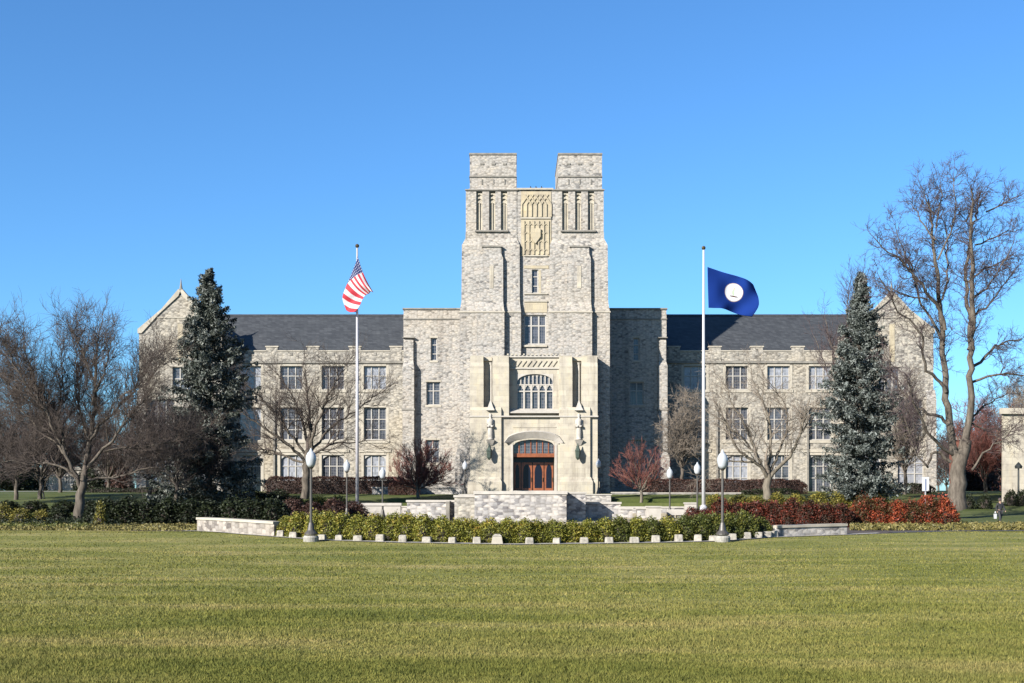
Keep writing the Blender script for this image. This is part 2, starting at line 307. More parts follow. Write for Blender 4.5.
def grassmat(blade, dark=1.):
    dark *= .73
    m, nt, b = newmat('lawn_grass_blades' if blade else 'lawn_turf'); L = nt.links
    g = N(nt, 'ShaderNodeNewGeometry'); mp = N(nt, 'ShaderNodeMapping'); mp.inputs['Scale'].default_value = (.11,.36,0); L.new(g.outputs['Position'], mp.inputs[0])
    n = N(nt, 'ShaderNodeTexNoise', Scale=1.0, Detail=7, Roughness=.62); L.new(mp.outputs[0], n.inputs['Vector'])
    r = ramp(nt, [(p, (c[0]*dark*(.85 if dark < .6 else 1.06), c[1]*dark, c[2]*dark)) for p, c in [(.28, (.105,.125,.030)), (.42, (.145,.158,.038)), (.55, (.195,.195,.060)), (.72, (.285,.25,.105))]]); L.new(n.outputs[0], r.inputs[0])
    n2 = N(nt, 'ShaderNodeTexNoise', Scale=2.2, Detail=6, Roughness=.75); mp2 = N(nt, 'ShaderNodeMapping'); mp2.inputs['Scale'].default_value = (.5,1,0); L.new(g.outputs['Position'], mp2.inputs[0]); L.new(mp2.outputs[0], n2.inputs['Vector'])
    r2 = ramp(nt, [(.32, (.66,.70,.66)), (.5, (1,1,1)), (.7, (1.3,1.24,1.18))]); L.new(n2.outputs[0], r2.inputs[0])
    mu = N(nt, 'ShaderNodeMix', data_type='RGBA', blend_type='MULTIPLY'); mu.inputs[0].default_value = 1
    L.new(r.outputs[0], mu.inputs[6]); L.new(r2.outputs[0], mu.inputs[7]); out = mu.outputs[2]
    if blade:
        r4 = ramp(nt, [(0, (.75,.8,.7)), (.6, (1.05,1.05,1)), (.9, (1.3,1.22,1.1)), (1, (1.7,1.5,1.5))]); L.new(g.outputs['Random Per Island'], r4.inputs[0])
        m3 = N(nt, 'ShaderNodeMix', data_type='RGBA', blend_type='MULTIPLY'); m3.inputs[0].default_value = 1; L.new(out, m3.inputs[6]); L.new(r4.outputs[0], m3.inputs[7]); out = m3.outputs[2]
        t = N(nt, 'ShaderNodeBsdfTranslucent'); L.new(out, t.inputs[0]); mx = N(nt, 'ShaderNodeMixShader'); mx.inputs[0].default_value = .3
        L.new(b.outputs[0], mx.inputs[1]); L.new(t.outputs[0], mx.inputs[2]); L.new(mx.outputs[0], nt.nodes['Material Output'].inputs[0])
    else:
        bp = N(nt, 'ShaderNodeBump', Strength=.5, Distance=.05); n3 = N(nt, 'ShaderNodeTexNoise', Scale=14, Detail=4); L.new(g.outputs['Position'], n3.inputs['Vector'])
        L.new(n3.outputs[0], bp.inputs['Height']); L.new(bp.outputs[0], b.inputs['Normal'])
    L.new(out, b.inputs['Base Color']); b.inputs['Roughness'].default_value = .8; b.inputs['Specular IOR Level'].default_value = .15
    return m
M['turf'] = grassmat(False); M['blade'] = grassmat(True); M['turf_shaded'] = grassmat(False, .5)  # rear lawns: tree shade put into a darker, greener turf colour

# ------------------------------------------------------------------ terrain
ZB = [(-500,.1),(16,.1),(26,0),(40,-.22),(55,0),(65,.36),(78,.42),(90,.55),(100,.85),(112,1.45),(125,2.35),(140,2.7),(170,2.9),(400,2.0),(9000,2.0)]
def smooth(t): return t*t*(3-2*t)
CL, CR = -11.5, 16.5                       # the paved court before the door, where the ground stays low up to the terrace wall
def zg(x, y):
    a = np.interp(y, [p[0] for p in ZB], [p[1] for p in ZB])
    b = np.interp(y, [-500,16,26,40,55,65,78,90,104,118], [.1,.1,0,-.22,0,.36,.38,.42,.55,.8])
    k = 1/(1+math.exp(max(-40, min(40, -(x-CL)*2.5))))*1/(1+math.exp(max(-40, min(40, (x-CR)*2.5))))
    if y > 118: k = 0 if y > 119 else k
    return float(a*(1-k)+min(b, a+.0)*k if y <= 118 else a)
def ground(px, py):                         # the ground point seen at a pixel of the photograph
    lo, hi = 8.0, 400.0
    best = None
    y = lo
    while y < hi:
        if PZ(py, y) <= zg(PX(px, y), y): best = y; break
        y += .1
    y = best or 150
    x = PX(px, y); return x, y, zg(x, y)
EDGE_PX = [(-60,530.5),(60,530),(197,531.5),(235,534),(275,537),(320,540.5),(400,543),(512,545),(640,543.5),(720,541.5),(770,537.8),(810,536.4),(850,535),(900,533),(950,531.8),(1090,531)]
EDGE = [ground(a, b)[:2] for a, b in EDGE_PX]
ex = [p[0] for p in EDGE]; ey = [p[1] for p in EDGE]
def edgeY(x): return float(np.interp(x, ex, ey))
def sheet(name, f0, f1, xs, n, mat, dz=0.0, kind='structure', seg=None):
    V = []; Fs = []
    for i, x in enumerate(xs):
        a, b = f0(x), f1(x)
        for j in range(n+1):
            y = a+(b-a)*j/n; V.append((x, y, zg(x, y)+dz))
    for i in range(len(xs)-1):
        for j in range(n):
            Fs.append((i*(n+1)+j, (i+1)*(n+1)+j, (i+1)*(n+1)+j+1, i*(n+1)+j+1))
    o = link(name, fastmesh(name, V, Fs, mat, True)); o['kind'] = kind; return o
XS = np.concatenate([np.linspace(-160,-45,20), np.linspace(-44,44,177), np.linspace(45,160,20)])
bedY = lambda x: 84+0*x
sheet('lawn', lambda x: -40, edgeY, XS, 60, M['turf'])
def bedY(x): return float(np.interp(x, [-60,-24,-20,14,18,22,30,31,60], [80,80,93,93,88,82,78,69,69]))
sheet('planting_bed', edgeY, bedY, XS, 16, M['mulch'])
sheet('upper_lawn', bedY, lambda x: 116., XS, 46, M['turf_shaded'])
sheet('campus_ground', lambda x: 116., lambda x: 180., XS, 64, M['turf_shaded'])
sheet('far_ground', lambda x: 180., lambda x: 7000., np.linspace(-4000, 4000, 41), 30, M['turf'])
sheet('side_ground', lambda x: -40., lambda x: 180., np.linspace(-4000, -160, 12), 30, M['turf'])
sheet('side_ground', lambda x: -40., lambda x: 180., np.linspace(160, 4000, 12), 30, M['turf'])
sheet('paved_court', lambda x: 74., lambda x: 115.5, np.linspace(CL-1, CR+1, 50), 40, M['tan'], .02)
# far footpaths
sheet('footpath', lambda x: 138., lambda x: 141., np.linspace(-80, -44, 10), 4, M['concrete'], .02)
o = sheet('campus_road', lambda x: edgeY(x)+.0, lambda x: edgeY(x)+1.2, np.linspace(PX(850,73), 90, 60), 3, M['asphalt'], .02)

# grass standing on the near lawn
def grass_blades():
    n = 560000
    px = RNG.uniform(-160, 1184, n); t = RNG.uniform(0, 1, n)
    py = 531+(700-531)*t**.85
    Y = np.clip(CZ*F/(py-HY), 10, 80)
    for _ in range(4):
        z = np.interp(Y, [p[0] for p in ZB], [p[1] for p in ZB]); Y = (CZ-z)*F/(py-HY)
    X = (px-CX)*Y/F
    ok = Y < np.interp(X, ex, ey)-.15
    X, Y = X[ok], Y[ok]; n = len(X)
    z = np.interp(Y, [p[0] for p in ZB], [p[1] for p in ZB])
    patch = (np.sin(X*.9+1.3*np.sin(Y*.5))+np.sin(Y*1.7+X*.3))*.15+1
    h = RNG.uniform(.022, .055, n)*patch; wd = .0035+Y*.00036
    a = RNG.uniform(0, math.pi, n); lx = RNG.normal(0, .5, n)*h; ly = RNG.normal(0, .5, n)*h
    V = np.empty((n, 3, 3))
    V[:,0] = np.stack([X-wd*np.cos(a), Y-wd*np.sin(a), z-.005], 1)
    V[:,1] = np.stack([X+wd*np.cos(a), Y+wd*np.sin(a), z-.005], 1)
    V[:,2] = np.stack([X+lx, Y+ly, z+h], 1)
    o = link('grass', fastmesh('grass', V.reshape(-1,3), np.arange(n*3).reshape(n,3), M['blade']))
    tag(o, 'short olive green lawn grass covering the wide foreground field', 'grass', kind='stuff')
grass_blades()

# ------------------------------------------------------------------ the hall
YT = 130.0
hall = thing('university_hall', (PX(535,YT), YT, 2.4), 'long grey limestone collegiate hall with twin-turreted central tower and slate-roofed wings', 'building')
def window(xc, zt, zb, wd, Y, lights=2, tiers=(.4,), mat='glass', arch=0, depth=.22, bar=.09, parent=None):
    """frame mesh with stone mullions, pane as its sub-part"""
    x0, x1 = xc-wd/2, xc+wd/2; f = MB(); yf = Y+depth-.1
    f.box(x0, x0+bar, yf, Y+depth+.02, zb, zt); f.box(x1-bar, x1, yf, Y+depth+.02, zb, zt)
    f.box(x0+bar, x1-bar, yf, Y+depth+.02, zb, zb+bar); f.box(x0+bar, x1-bar, yf, Y+depth+.02, zt-bar, zt)
    for k in range(1, lights):
        x = x0+wd*k/lights; f.box(x-bar*.6, x+bar*.6, yf+.01, Y+depth+.02, zb+bar, zt-bar)
    for t in tiers:
        z = zt-(zt-zb)*t
        for k in range(lights):
            a = x0+wd*k/lights+(bar*.6 if k else bar); b = x0+wd*(k+1)/lights-(bar*.6 if k < lights-1 else bar)
            f.box(a, b, yf+.02, Y+depth+.02, z-bar*.5, z+bar*.5)
    if arch:
        n = 8; zs = zt-arch
        for s in (-1, 1):
            pts = [(xc+s*wd/2, zt)]+[(xc+s*wd/2*math.sin(math.pi/2*(1-k/n)), zs+arch*math.sin(math.pi/2*k/n)) for k in range(n+1)]
            if s > 0: pts = pts[::-1]
            f.prism(pts, yf-.08, Y+depth+.01)
    fr = f.build('window', M['frame'], parent or hall)
    p = MB(); p.quad((x0+.02, Y+depth, zb+.02), (x1-.02, Y+depth, zb+.02), (x1-.02, Y+depth, zt-.02), (x0+.02, Y+depth, zt-.02))
    p.build('pane', M[mat], fr); return fr
def hole(xc, wd, zb, zt): return (xc-wd/2, xc+wd/2, zb, zt)

# --- wings
YW, YR = 140.7, 148.0
def wing(a, b, cols, mer, pales):
    zt = PZ(350.5, YW); hs = []; win = []
    rows = [(366, 389.5, 3, (.42,), 0), (407.5, 440, 3, (.36, .68), 0), (455, 492, 3, (.30,.62), 1)]
    k = 0
    for c in cols:
        for (t, bt, l, ti, ar) in rows:
            wd = 22.5*YW/F; x = PX(c, YW); hs.append(hole(x, wd, PZ(bt, YW), PZ(t, YW)))
            win.append((x, PZ(t, YW), PZ(bt, YW), wd, l, ti, 'glass_pale' if pales[k % len(pales)] else 'glass', ar)); k += 1
    x0, x1 = PX(a, YW), PX(b, YW)
    m = MB(); m.wall(x0, x1, 1.0, PZ(361.5, YW), YW, .4, hs); m.box(x0, x1, YW+.4, 156, 1.0, zt-.6); m.build('wing_wall', M['stone_warm'], hall)
    for (x, zt_, zb_, wd, l, ti, mt, ar) in win: window(x, zt_, zb_, wd, YW, l, ti, mt, .75 if ar else 0, depth=.3)
    # surrounds, sills, spandrels
    s = MB(); zc = PZ(362.2, YW)
    s.box(x0, x1, YW-.18, YW+.3, zc-.12, zc+.12); 
    s.build_split('string_course', M['trim_dark'], hall)
    s = MB()
    for (x, zt_, zb_, wd, l, ti, mt, ar) in win:
        for sg in (-1, 1):
            q = x+sg*(wd/2+.14); s.box(q-.135, q+.135, YW-.03, YW+.1, zb_-.1, zt_+.1)
        s.box(x-wd/2-.35, x+wd/2+.35, YW-.08, YW+.1, zb_-.32, zb_-.02)
        s.box(x-wd/2, x+wd/2, YW-.04, YW+.1, zt_, zt_+.25)
        if ar: s.box(x-wd/2-.5, x+wd/2+.5, YW-.10, YW+.1, zt_+.3, zt_+.62)
    s.build_split('window_surround', M['trim'], hall)
    s = MB()
    s.box(x0, x1, YW-.02, YW+.02, PZ(366,YW)+.26, zc-.12)
    s.build_split('yellow_frieze', M['lime_y'], hall)
    # parapet
    s = MB(); zp = PZ(351.5, YW)
    s.box(x0, x1, YW-.05, YW+.4, zc+.12, zp)
    for c in mer:
        x = PX(c, YW); s.box(x-.62, x+.62, YW-.09, YW+.42, zc+.14, PZ(347.2, YW))
    s.build('parapet', M['stone_warm'], hall)
    s = MB(); xs = [x0]+[PX(c, YW) for c in mer]+[x1]
    cur = x0
    for c in mer:
        x = PX(c, YW); s.box(cur, x-.62, YW-.12, YW+.45, zp, zp+.12); s.box(x-.72, x+.72, YW-.16, YW+.48, PZ(347.2,YW), PZ(346,YW)); cur = x+.62
    s.box(cur, x1, YW-.12, YW+.45, zp, zp+.12)
    s.build_split('parapet_coping', M['trim'], hall)
    s = MB()
    for i in range(len(cols)):
        x = PX(cols[i], YW); s.box(x-.13, x+.13, YW-.10, YW-.04, zp-.45, zp-.12)
    s.build_split('parapet_drain', M['trim_dark'], hall)
ML = [272,313,355,396]; MR = [1070-396,1070-355,1070-313,1070-272]
wing(205, 404.5, [250,291.5,333,375], [230]+ML, [1,1,0,0,0,1,0,0,0,1,0,1])
wing(664.5, 872, [695,737,778.5,820], MR+[840], [1,0,0,0,0,1,1,0,0])
def roof(a, b):
    x0, x1 = PX(a, YW), PX(b, YW); e = PZ(351.5, YW)-.25; r = PZ(315.3, YR)
    m = MB(); m.prismx([(YW+.45, e), (YR, r), (2*YR-YW-.45, e), (2*YR-YW-.45, e-.5), (YW+.45, e-.5)], x0, x1); rf = m.build('roof', M['slate'], hall)
    m = MB(); m.prismx([(YR-.2, r-.08), (YR, r+.12), (YR+.2, r-.08)], x0, x1); m.build('ridge_cap', M['slate'], rf)
roof(195, 408); roof(661, 880)
# --- gabled end pavilions
YG = 138.0
def gable(c, mirror):
    zt = PZ(294.5 if mirror else 291.5, YG); ze = PZ(331, YG); hw = 41.5*YG/F; x = PX(c, YG)
    x0, x1 = x-hw, x+hw; zr = zt-.4; hs = []; win = []
    wc = x-.3 if mirror else x+.3
    for (t, bt, wd, l, ti, ar) in [(367, 393, 2.3, 3, (.45,), 0), (400, 437, 2.6, 3, (.3,.65), 0), (454, 484, 2.8, 3, (.3,.65), 1)]:
        for q in ((-2.3, 2.3) if t != 367 else (0,)):
            hs.append(hole(wc+q, wd, PZ(bt, YG), PZ(t, YG))); win.append((wc+q, PZ(t,YG), PZ(bt,YG), wd, l, ti, ar))
    m = MB(); m.wall(x0, x1, 1.0, ze, YG, .4, hs); m.box(x0, x1, YG+.4, 158, 1.0, ze-.01)
    m.prism([(x0, ze), (x1, ze), (x+.25, zr), (x-.25, zr)], YG, YG+.5); g = m.build('gable_wall', M['stone_warm'], hall)
    for (xx, a, b, wd, l, ti, ar) in win: window(xx, a, b, wd, YG, l, ti, 'glass_pale' if ar else 'glass', .7 if ar else 0, depth=.3, parent=hall)
    m = MB()
    for s in (-1, 1):
        p = [(x+s*hw+s*.12, ze-.25), (x+s*hw+s*.12, ze+.2), (x+s*hw*.45, ze+(zt-ze)*.50+.25), (x+s*.2, zt+.25), (x+s*.0, zt+.05), (x+s*.2, zr-.1), (x+s*hw*.5, ze+(zr-ze)*.5-.05), (x+s*(hw-.3), ze-.25)]
        if s > 0: p = p[::-1]
        m.prism(p, YG-.15, YG+.7)
    m.build('gable_coping', M['trim'], hall)
    m = MB(); m.lathe(x, YG+.2, [(.34,0),(.26,.25),(.16,.5),(.10,.9),(.02,1.5)], 8, zt-.1); m.build('finial', M['trim_dark'], hall)
    m = MB(); m.box(x0-.02, x1+.02, YG-.08, YG+.1, PZ(399,YG), PZ(397.5,YG)); m.box(x-hw*.55, x+hw*.55, YG-.08, YG+.1, PZ(318,YG), PZ(317,YG))
    m.build_split('string_course', M['trim'], hall)
    m = MB(); m.box(x-.28, x+.28, YG-.04, YG+.05, PZ(362,YG), PZ(324,YG)); m.build_split('blind_slit', M['lime_y'], hall)
    m = MB()
    for s in (-1, 1):
        q = x+s*(hw+.15); m.box(min(q, q-s*1.0), max(q, q-s*1.0), YG-.5, YG, 1.0, PZ(400, YG)); a, b = sorted((q, q-s*.95))
        m.frust(a, b, YG-.5, YG, PZ(400,YG), a, b, YG-.02, YG, PZ(390,YG))
    m.build_split('corner_buttress', M['stone'], hall)
    m = MB(); m.prism([(x0-.1, ze-.3), (x, zr-.1), (x1+.1, ze-.3)], YG+.5, 160); m.build('roof', M['slate'], hall)
gable(180.5, False); gable(892, True)
# --- stepped pavilions beside the tower
YP = 136.3
def pavilion(a, b, sgn):
    x0, x1 = PX(a, YP), PX(b, YP); zt = PZ(309.5, YP)
    wins = [(433.8, 338, 360.5, 6.2, 1, (.3,.7)), (433.3, 382, 405, 14, 2, (.38,)), (432.5, 440, 463, 14, 2, (.38,))]
    hs = []; ws = []
    for (c, t, bt, wd, l, ti) in wins:
        if sgn > 0: c = 1070-c
        hs.append(hole(PX(c,YP), wd*YP/F, PZ(bt,YP), PZ(t,YP))); ws.append((PX(c,YP), PZ(t,YP), PZ(bt,YP), wd*YP/F, l, ti))
    m = MB(); m.wall(x0, x1, 1.0, zt, YP, .4, hs); m.box(x0, x1, YP+.4, 152, 1.0, zt-.02); m.build('pavilion_wall', M['stone'], hall)
    for (x, zt_, zb_, wd, l, ti) in ws: window(x, zt_, zb_, wd, YP, l, ti, 'glass', depth=.3)
    m = MB()
    for (x, zt_, zb_, wd, l, ti) in ws:
        m.box(x-wd/2-.12, x+wd/2+.12, YP-.05, YP+.1, zb_-.2, zb_-.01); m.box(x-wd/2-.12, x+wd/2+.12, YP-.03, YP+.1, zt_+.01, zt_+.2)
    m.build_split('window_surround', M['trim'], hall)
    m = MB(); m.box(x0-.1, x1+.1, YP-.14, YP+.5, zt, zt+.15); m.box(x0-.05, x1+.05, YP-.1, YP+.1, PZ(319.6,YP), PZ(318.4,YP))
    m.build_split('parapet_coping', M['trim_dark'], hall)
    c, d = (402.5, 414) if sgn < 0 else (658.5, 667.5)
    Yb = 135.6; X0, X1 = PX(c,Yb), PX(d,Yb)
    m = MB(); m.box(X0, X1, Yb, 137, 1.0, PZ(366,Yb)); m.frust(X0, X1, Yb, 137, PZ(366,Yb), X0+.1, X1-.1, Yb+.35, 137, PZ(361,Yb))
    m.box(X0+.1, X1-.1, Yb+.35, 137, PZ(361,Yb), PZ(341,Yb)); m.frust(X0+.1, X1-.1, Yb+.35, 137, PZ(341,Yb), X0+.12, X1-.12, YP+.02, 137, PZ(337,Yb))
    m.frust(X0-.2, X1+.2, Yb-.25, 137, 1.0, X0-.2, X1+.2, Yb-.25, 137, PZ(458,Yb)); 
    m.frust(X0-.2, X1+.2, Yb-.25, 137, PZ(458,Yb), X0, X1, Yb, 137, PZ(452,Yb)); m.build('buttress', M['stone'], hall)
    m = MB(); m.box(X0-.08, X1+.08, Yb-.06, YP, PZ(410.3,Yb), PZ(408.5,Yb)); m.box(X0-.03, X1+.03, Yb+.28, YP, PZ(337.6,Yb), PZ(336.6,Yb)); m.build_split('buttress_weathering', M['trim_dark'], hall)
pavilion(403.5, 462, -1); pavilion(608, 666.5, 1)
# --- the tower
ZF = 1.0
def px_tiers(m, tiers):
    for t in tiers:
        (a, b, y0, Yf, Yb), (c, d, y1, Yg, Yh) = t
        m.frust(PX(a,Yf), PX(b,Yf), Yf, Yb, PZ(y0,Yf) if y0 < 900 else ZF, PX(c,Yg), PX(d,Yg), Yg, Yh, PZ(y1,Yg))
def turret(L):
    m = MB(); r = (lambda a, b: (a, b)) if L else (lambda a, b: (1069.5-b, 1069.5-a))
    B = 144; B2 = 140
    q = lambda a, b, y, Yf, Yb: (*r(a, b), y, Yf, Yb)
    px_tiers(m, [ (q(459.5,521,999,130,B), q(459.7,521,311.5,130,B)),
      (q(459.7,521,311.5,130,B), q(461.3,519.8,301.5,130.2,B-.2)),
      (q(461.3,519.8,301.5,130.2,B-.2), q(461.8,519.6,245,130.2,B-.2)),
      (q(461.8,519.6,245,130.2,B-.2), q(465.4,517,238.5,130.5,B2)),
      (q(465.4,517,238.5,130.5,B2), q(465.6,516.8,232,130.5,B2))])
    # the belfry stage with three tall recesses
    a, b = r(465.8, 516.8); Y = 130.5; cs = [479.3, 492.2, 504.0] if L else [565.2, 578.2, 591.0]
    wd = 6.2*Y/F; hs = [hole(PX(c,Y), wd, PZ(230,Y), PZ(191.5,Y)) for c in cs]
    m.wall(PX(a,Y), PX(b,Y), PZ(232,Y), PZ(190,Y), Y, .36, hs); m.box(PX(a,Y), PX(b,Y), Y+.36, B2, PZ(232,Y), PZ(190.05,Y))
    c, d = (469.8, 516.4) if L else (558.3, 602)
    px_tiers(m, [((a,b,190,130.5,B2),(c,d,188.3,130.7,B2-.3)), ((c,d,188.3,130.7,B2-.3),(c,d,154.6,130.7,B2-.3))])
    # slab buttress
    s = lambda a, b, y, Yf: ((a, b) if L else (a+87.8, b+87.8))+(y, Yf, 131)
    px_tiers(m, [ (s(476.5,504.3,999,129.45), s(476.5,504.3,311.5,129.45)), (s(476.5,504.3,311.5,129.45), s(479,503.2,302,129.8)),
      (s(479,503.2,302,129.8), s(479.4,503,258,129.8)), (s(479.4,503,258,129.8), s(483.2,501.4,254,129.85)), (s(483.2,501.4,254,129.85), s(483.4,501.2,247,129.85))])
    t = m.build('turret', M['stone'], hall)
    m = MB()
    for c in cs: x = PX(c, Y); m.quad((x-wd/2+.01,Y+.35,PZ(230,Y)),(x+wd/2-.01,Y+.35,PZ(230,Y)),(x+wd/2-.01,Y+.35,PZ(191.5,Y)),(x-wd/2+.01,Y+.35,PZ(191.5,Y)))
    for c in cs:                                   # cusped heads and a slim shaft inside each recess
        x = PX(c, Y)
        for k in range(3):
            z = PZ(193.5+k*4.2, Y); m.prism([(x-wd/2, z+.1), (x-wd/2, z-.22), (x, z-.02), (x+wd/2, z-.22), (x+wd/2, z+.1)], Y+.2, Y+.35)
        m.box(x-.05, x+.05, Y+.24, Y+.35, PZ(230,Y), PZ(200,Y))
    m.build_split('recess_panel', M['lime'], t)
    m = MB()
    a, b = r(475, 508.5) if L else (560.5, 596); x0, x1 = PX(a,Y), PX(b,Y)
    m.prismx([(Y-.22, PZ(232,Y)), (Y-.22, PZ(231.2,Y)), (Y+.02, PZ(230,Y)), (Y+.02, PZ(232,Y))], x0, x1)
    a, b = r(465.0, 517.6); m.box(PX(a,Y), PX(b,Y), Y-.14, Y+.1, PZ(190.6,Y), PZ(189.4,Y))
    a, b = (469.2, 516.8) if L else (557.9, 602.4); m.box(PX(a,130.6), PX(b,130.6), 130.6, B2-.2, PZ(177,130.6), PZ(175.6,130.6))
    m.box(PX(a,130.6), PX(b,130.6), 130.6, B2-.2, PZ(154.6,130.6), PZ(152.9,130.6))
    a, b = (482, 501.9) if L else (569.8, 589.7); m.box(PX(a,129.8), PX(b,129.8), 129.74, 130.2, PZ(247,129.8), PZ(245.6,129.8))
    m.build_split('string_course', M['trim_dark'], t)
    m = MB()                                        # little drain holes and slits of the crown
    cs3 = r(482, 494)[0], 0
    base = 482 if L else 568.5
    for k in range(3):
        x = PX(base+k*11.3, 130.6); m.box(x-.18, x+.18, 130.62, 130.72, PZ(164.6,130.6), PZ(162.9,130.6)); m.box(x-.06, x+.06, 130.64, 130.72, PZ(184,130.6), PZ(179,130.6))
    m.build_split('drain_slit', M['trim_dark'], t)
    m = MB(); x = PX(491.6 if L else 579.2, 129.8); m.box(x-.2, x+.2, 129.76, 129.9, PZ(288,129.8), PZ(266,129.8)); m.build_split('blind_slit', M['lime'], t)
    m = MB(); a, b = r(459.0, 521); m.box(PX(a,130), PX(b,130), 129.92, 130.2, PZ(312.6,130), PZ(311.2,130))
    a, b = (476, 504.8) if L else (563.8, 592.6); m.box(PX(a,129.45), PX(b,129.45), 129.37, 129.6, PZ(312.6,129.45), PZ(311.2,129.45)); m.build_split('weathering_band', M['trim'], t)
turret(True); turret(False)
Yc = 130.55
m = MB(); hs = [hole(PX(535,Yc), 6.4*Yc/F, PZ(293,Yc), PZ(269.5,Yc)), hole(PX(535,Yc), 22.5*Yc/F, PZ(344.5,Yc), PZ(315,Yc))]
m.wall(PX(516,Yc), PX(553.5,Yc), ZF, PZ(190,Yc), Yc, .35, hs); m.box(PX(516,Yc), PX(553.5,Yc), Yc+.35, 142, ZF, PZ(190.05,Yc)); m.build('tower_bay', M['stone'], hall)
window(PX(535,Yc), PZ(269.5,Yc), PZ(293,Yc), 6.4*Yc/F, Yc, 1, (.3,.7), depth=.26)
window(PX(535,Yc), PZ(315,Yc), PZ(344.5,Yc), 22.5*Yc/F, Yc, 3, (.36,), depth=.26, bar=.12)
m = MB(); m.box(PX(516.5,Yc), PX(553.2,Yc), Yc-.2, Yc+1, PZ(190,Yc), PZ(188.3,Yc)); m.box(PX(520.5,Yc), PX(551,Yc), Yc-.16, Yc+.1, PZ(219,Yc), PZ(217.4,Yc))
for t in (256.5, 294.5, 302): m.box(PX(524,Yc), PX(547.5,Yc), Yc-.14, Yc+.1, PZ(t,Yc), PZ(t-1.1,Yc))
m.box(PX(523,Yc), PX(547,Yc), Yc-.2, Yc+.1, PZ(347,Yc), PZ(345.2,Yc)); m.build_split('string_course', M['trim'], hall)
m = MB()      # carved panel: interlaced arcade above, shield and tracery below
m.box(PX(521,Yc), PX(551.2,Yc), Yc-.05, Yc+.05, PZ(256,Yc), PZ(191.5,Yc))
yy = Yc-.16
def bar2(m, x0, z0, x1, z1, w_, y0, y1):
    dx, dz = x1-x0, z1-z0; l = math.hypot(dx, dz); nx, nz = -dz/l*w_/2, dx/l*w_/2
    m.prism([(x0+nx, z0+nz), (x0-nx, z0-nz), (x1-nx, z1-nz), (x1+nx, z1+nz)], y0, y1)
cols = [PX(521.6+k*4.9, Yc) for k in range(7)]
for x in cols: m.box(x-.07, x+.07, yy, Yc, PZ(217,Yc), PZ(204,Yc))
for k in range(7):
    for s in (-2, 2):
        j = k+s
        if 0 <= j < 7: bar2(m, cols[k], PZ(204.5,Yc), (cols[k]+cols[j])/2, PZ(197.5,Yc), .12, yy+.01*s, Yc)
        if 0 <= j < 7: bar2(m, (cols[k]+cols[j])/2, PZ(197.5,Yc), (cols[k]+cols[j])/2+(cols[j]-cols[k])*.22, PZ(194.5,Yc), .11, yy+.01*s+.005, Yc)
for k in range(6):
    x = PX(524+k*4.9, Yc)
    m.box(x-.06, x+.06, yy, Yc, PZ(254.5,Yc), PZ(221,Yc))
    for q in range(4):
        z = PZ(225+q*8.5, Yc); xx = x+.245
        if k < 5: m.prism([(xx-.19, z), (xx, z+.22), (xx+.19, z), (xx+.12, z-.05), (xx, z+.1), (xx-.12, z-.05)], yy+.03, Yc)
m.prism([(PX(530.5,Yc), PZ(229,Yc)), (PX(530.5,Yc), PZ(237,Yc)), (PX(535.5,Yc), PZ(244,Yc)), (PX(540.5,Yc), PZ(237,Yc)), (PX(540.5,Yc), PZ(229,Yc))], yy-.12, Yc)
m.build('carved_panel', M['lime_y'], hall)
m = MB(); m.box(PX(524,Yc), PX(548.5,Yc), Yc-.05, Yc+.1, PZ(268.6,Yc), PZ(265.6,Yc)); m.box(PX(524.5,Yc), PX(547,Yc), Yc-.05, Yc+.1, PZ(312.5,Yc), PZ(302.2,Yc)); m.box(PX(538.6,Yc), PX(541,Yc), Yc-.02, Yc+.1, PZ(293,Yc), PZ(270,Yc)); m.build_split('yellow_frieze', M['lime_y'], hall)
for k, c in enumerate((530.6, 536, 541.6)):
    m = MB(); x = PX(c, Yc); z = PZ(188.3, Yc); m.lathe(x, Yc+.3, [(.02,0),(.10,.08),(.13,.18),(.09,.30),(.05,.36),(.07,.42),(.02,.48)], 7, 0); m.box(x+.04, x+.3, Yc+.27, Yc+.33, .12, .2)
    o = m.build('bird', M['metal_dark'], None, loc=(0,0,0)); o.data.transform(Matrix.Translation((-x, -Yc-.3, 0))); o.location = (x, Yc+.3, z); o.scale = (.65,.65,.65)
    tag(o, ['leftmost', 'middle', 'rightmost'][k]+' of the three small dark birds perched on the tower ledge between the turrets', 'bird', 'birds on the tower ledge')
# --- limestone entrance front
YE, YI = 128.3, 129.2
E = MB(); wx, ww = PX(535,YI), 36.5*YI/F
E.wall(PX(470,YI), PX(598,YI), PZ(418,YI), PZ(357,YI), YI, .4, [hole(wx, ww, PZ(409.5,YI), PZ(374,YI))]); E.box(PX(470,YI), PX(598,YI), YI+.4, 130.45, PZ(418,YI), PZ(357.05,YI))
for (a, b) in ((470,483.5),(492.3,509),(559.2,572.4),(581.5,597.6)):
    E.box(PX(a,YE), PX(b,YE), YE, YI, PZ(416,YE), PZ(366,YE)); E.frust(PX(a,YE), PX(b,YE), YE, YI, PZ(366,YE), PX(a,YE)+.02, PX(b,YE)-.02, YE+.12, YI, PZ(362,YE))
    E.box(PX(a,YE)+.02, PX(b,YE)-.02, YE+.12, YI, PZ(362,YE), PZ(355.5,YE))
ax, aw = PX(533.8,YE), 41.5*YE/F
E.wall(PX(470,YE), PX(597.6,YE), ZF, PZ(416,YE), YE, 1.9, [hole(ax, aw, 2.5, PZ(439.5,YE))])
for s in (-1, 1):        # spandrels turning the square opening into a low arch
    n = 8; zt = PZ(439.5,YE); rise = .62
    p = [(ax+s*aw/2, zt)]+[(ax+s*aw/2*(1-k/n), zt-rise+rise*math.sqrt(max(0, 1-(1-k/n)**2))) for k in range(n+1)]
    E.prism(p[::-1] if s > 0 else p, YE+.02, YE+.6)
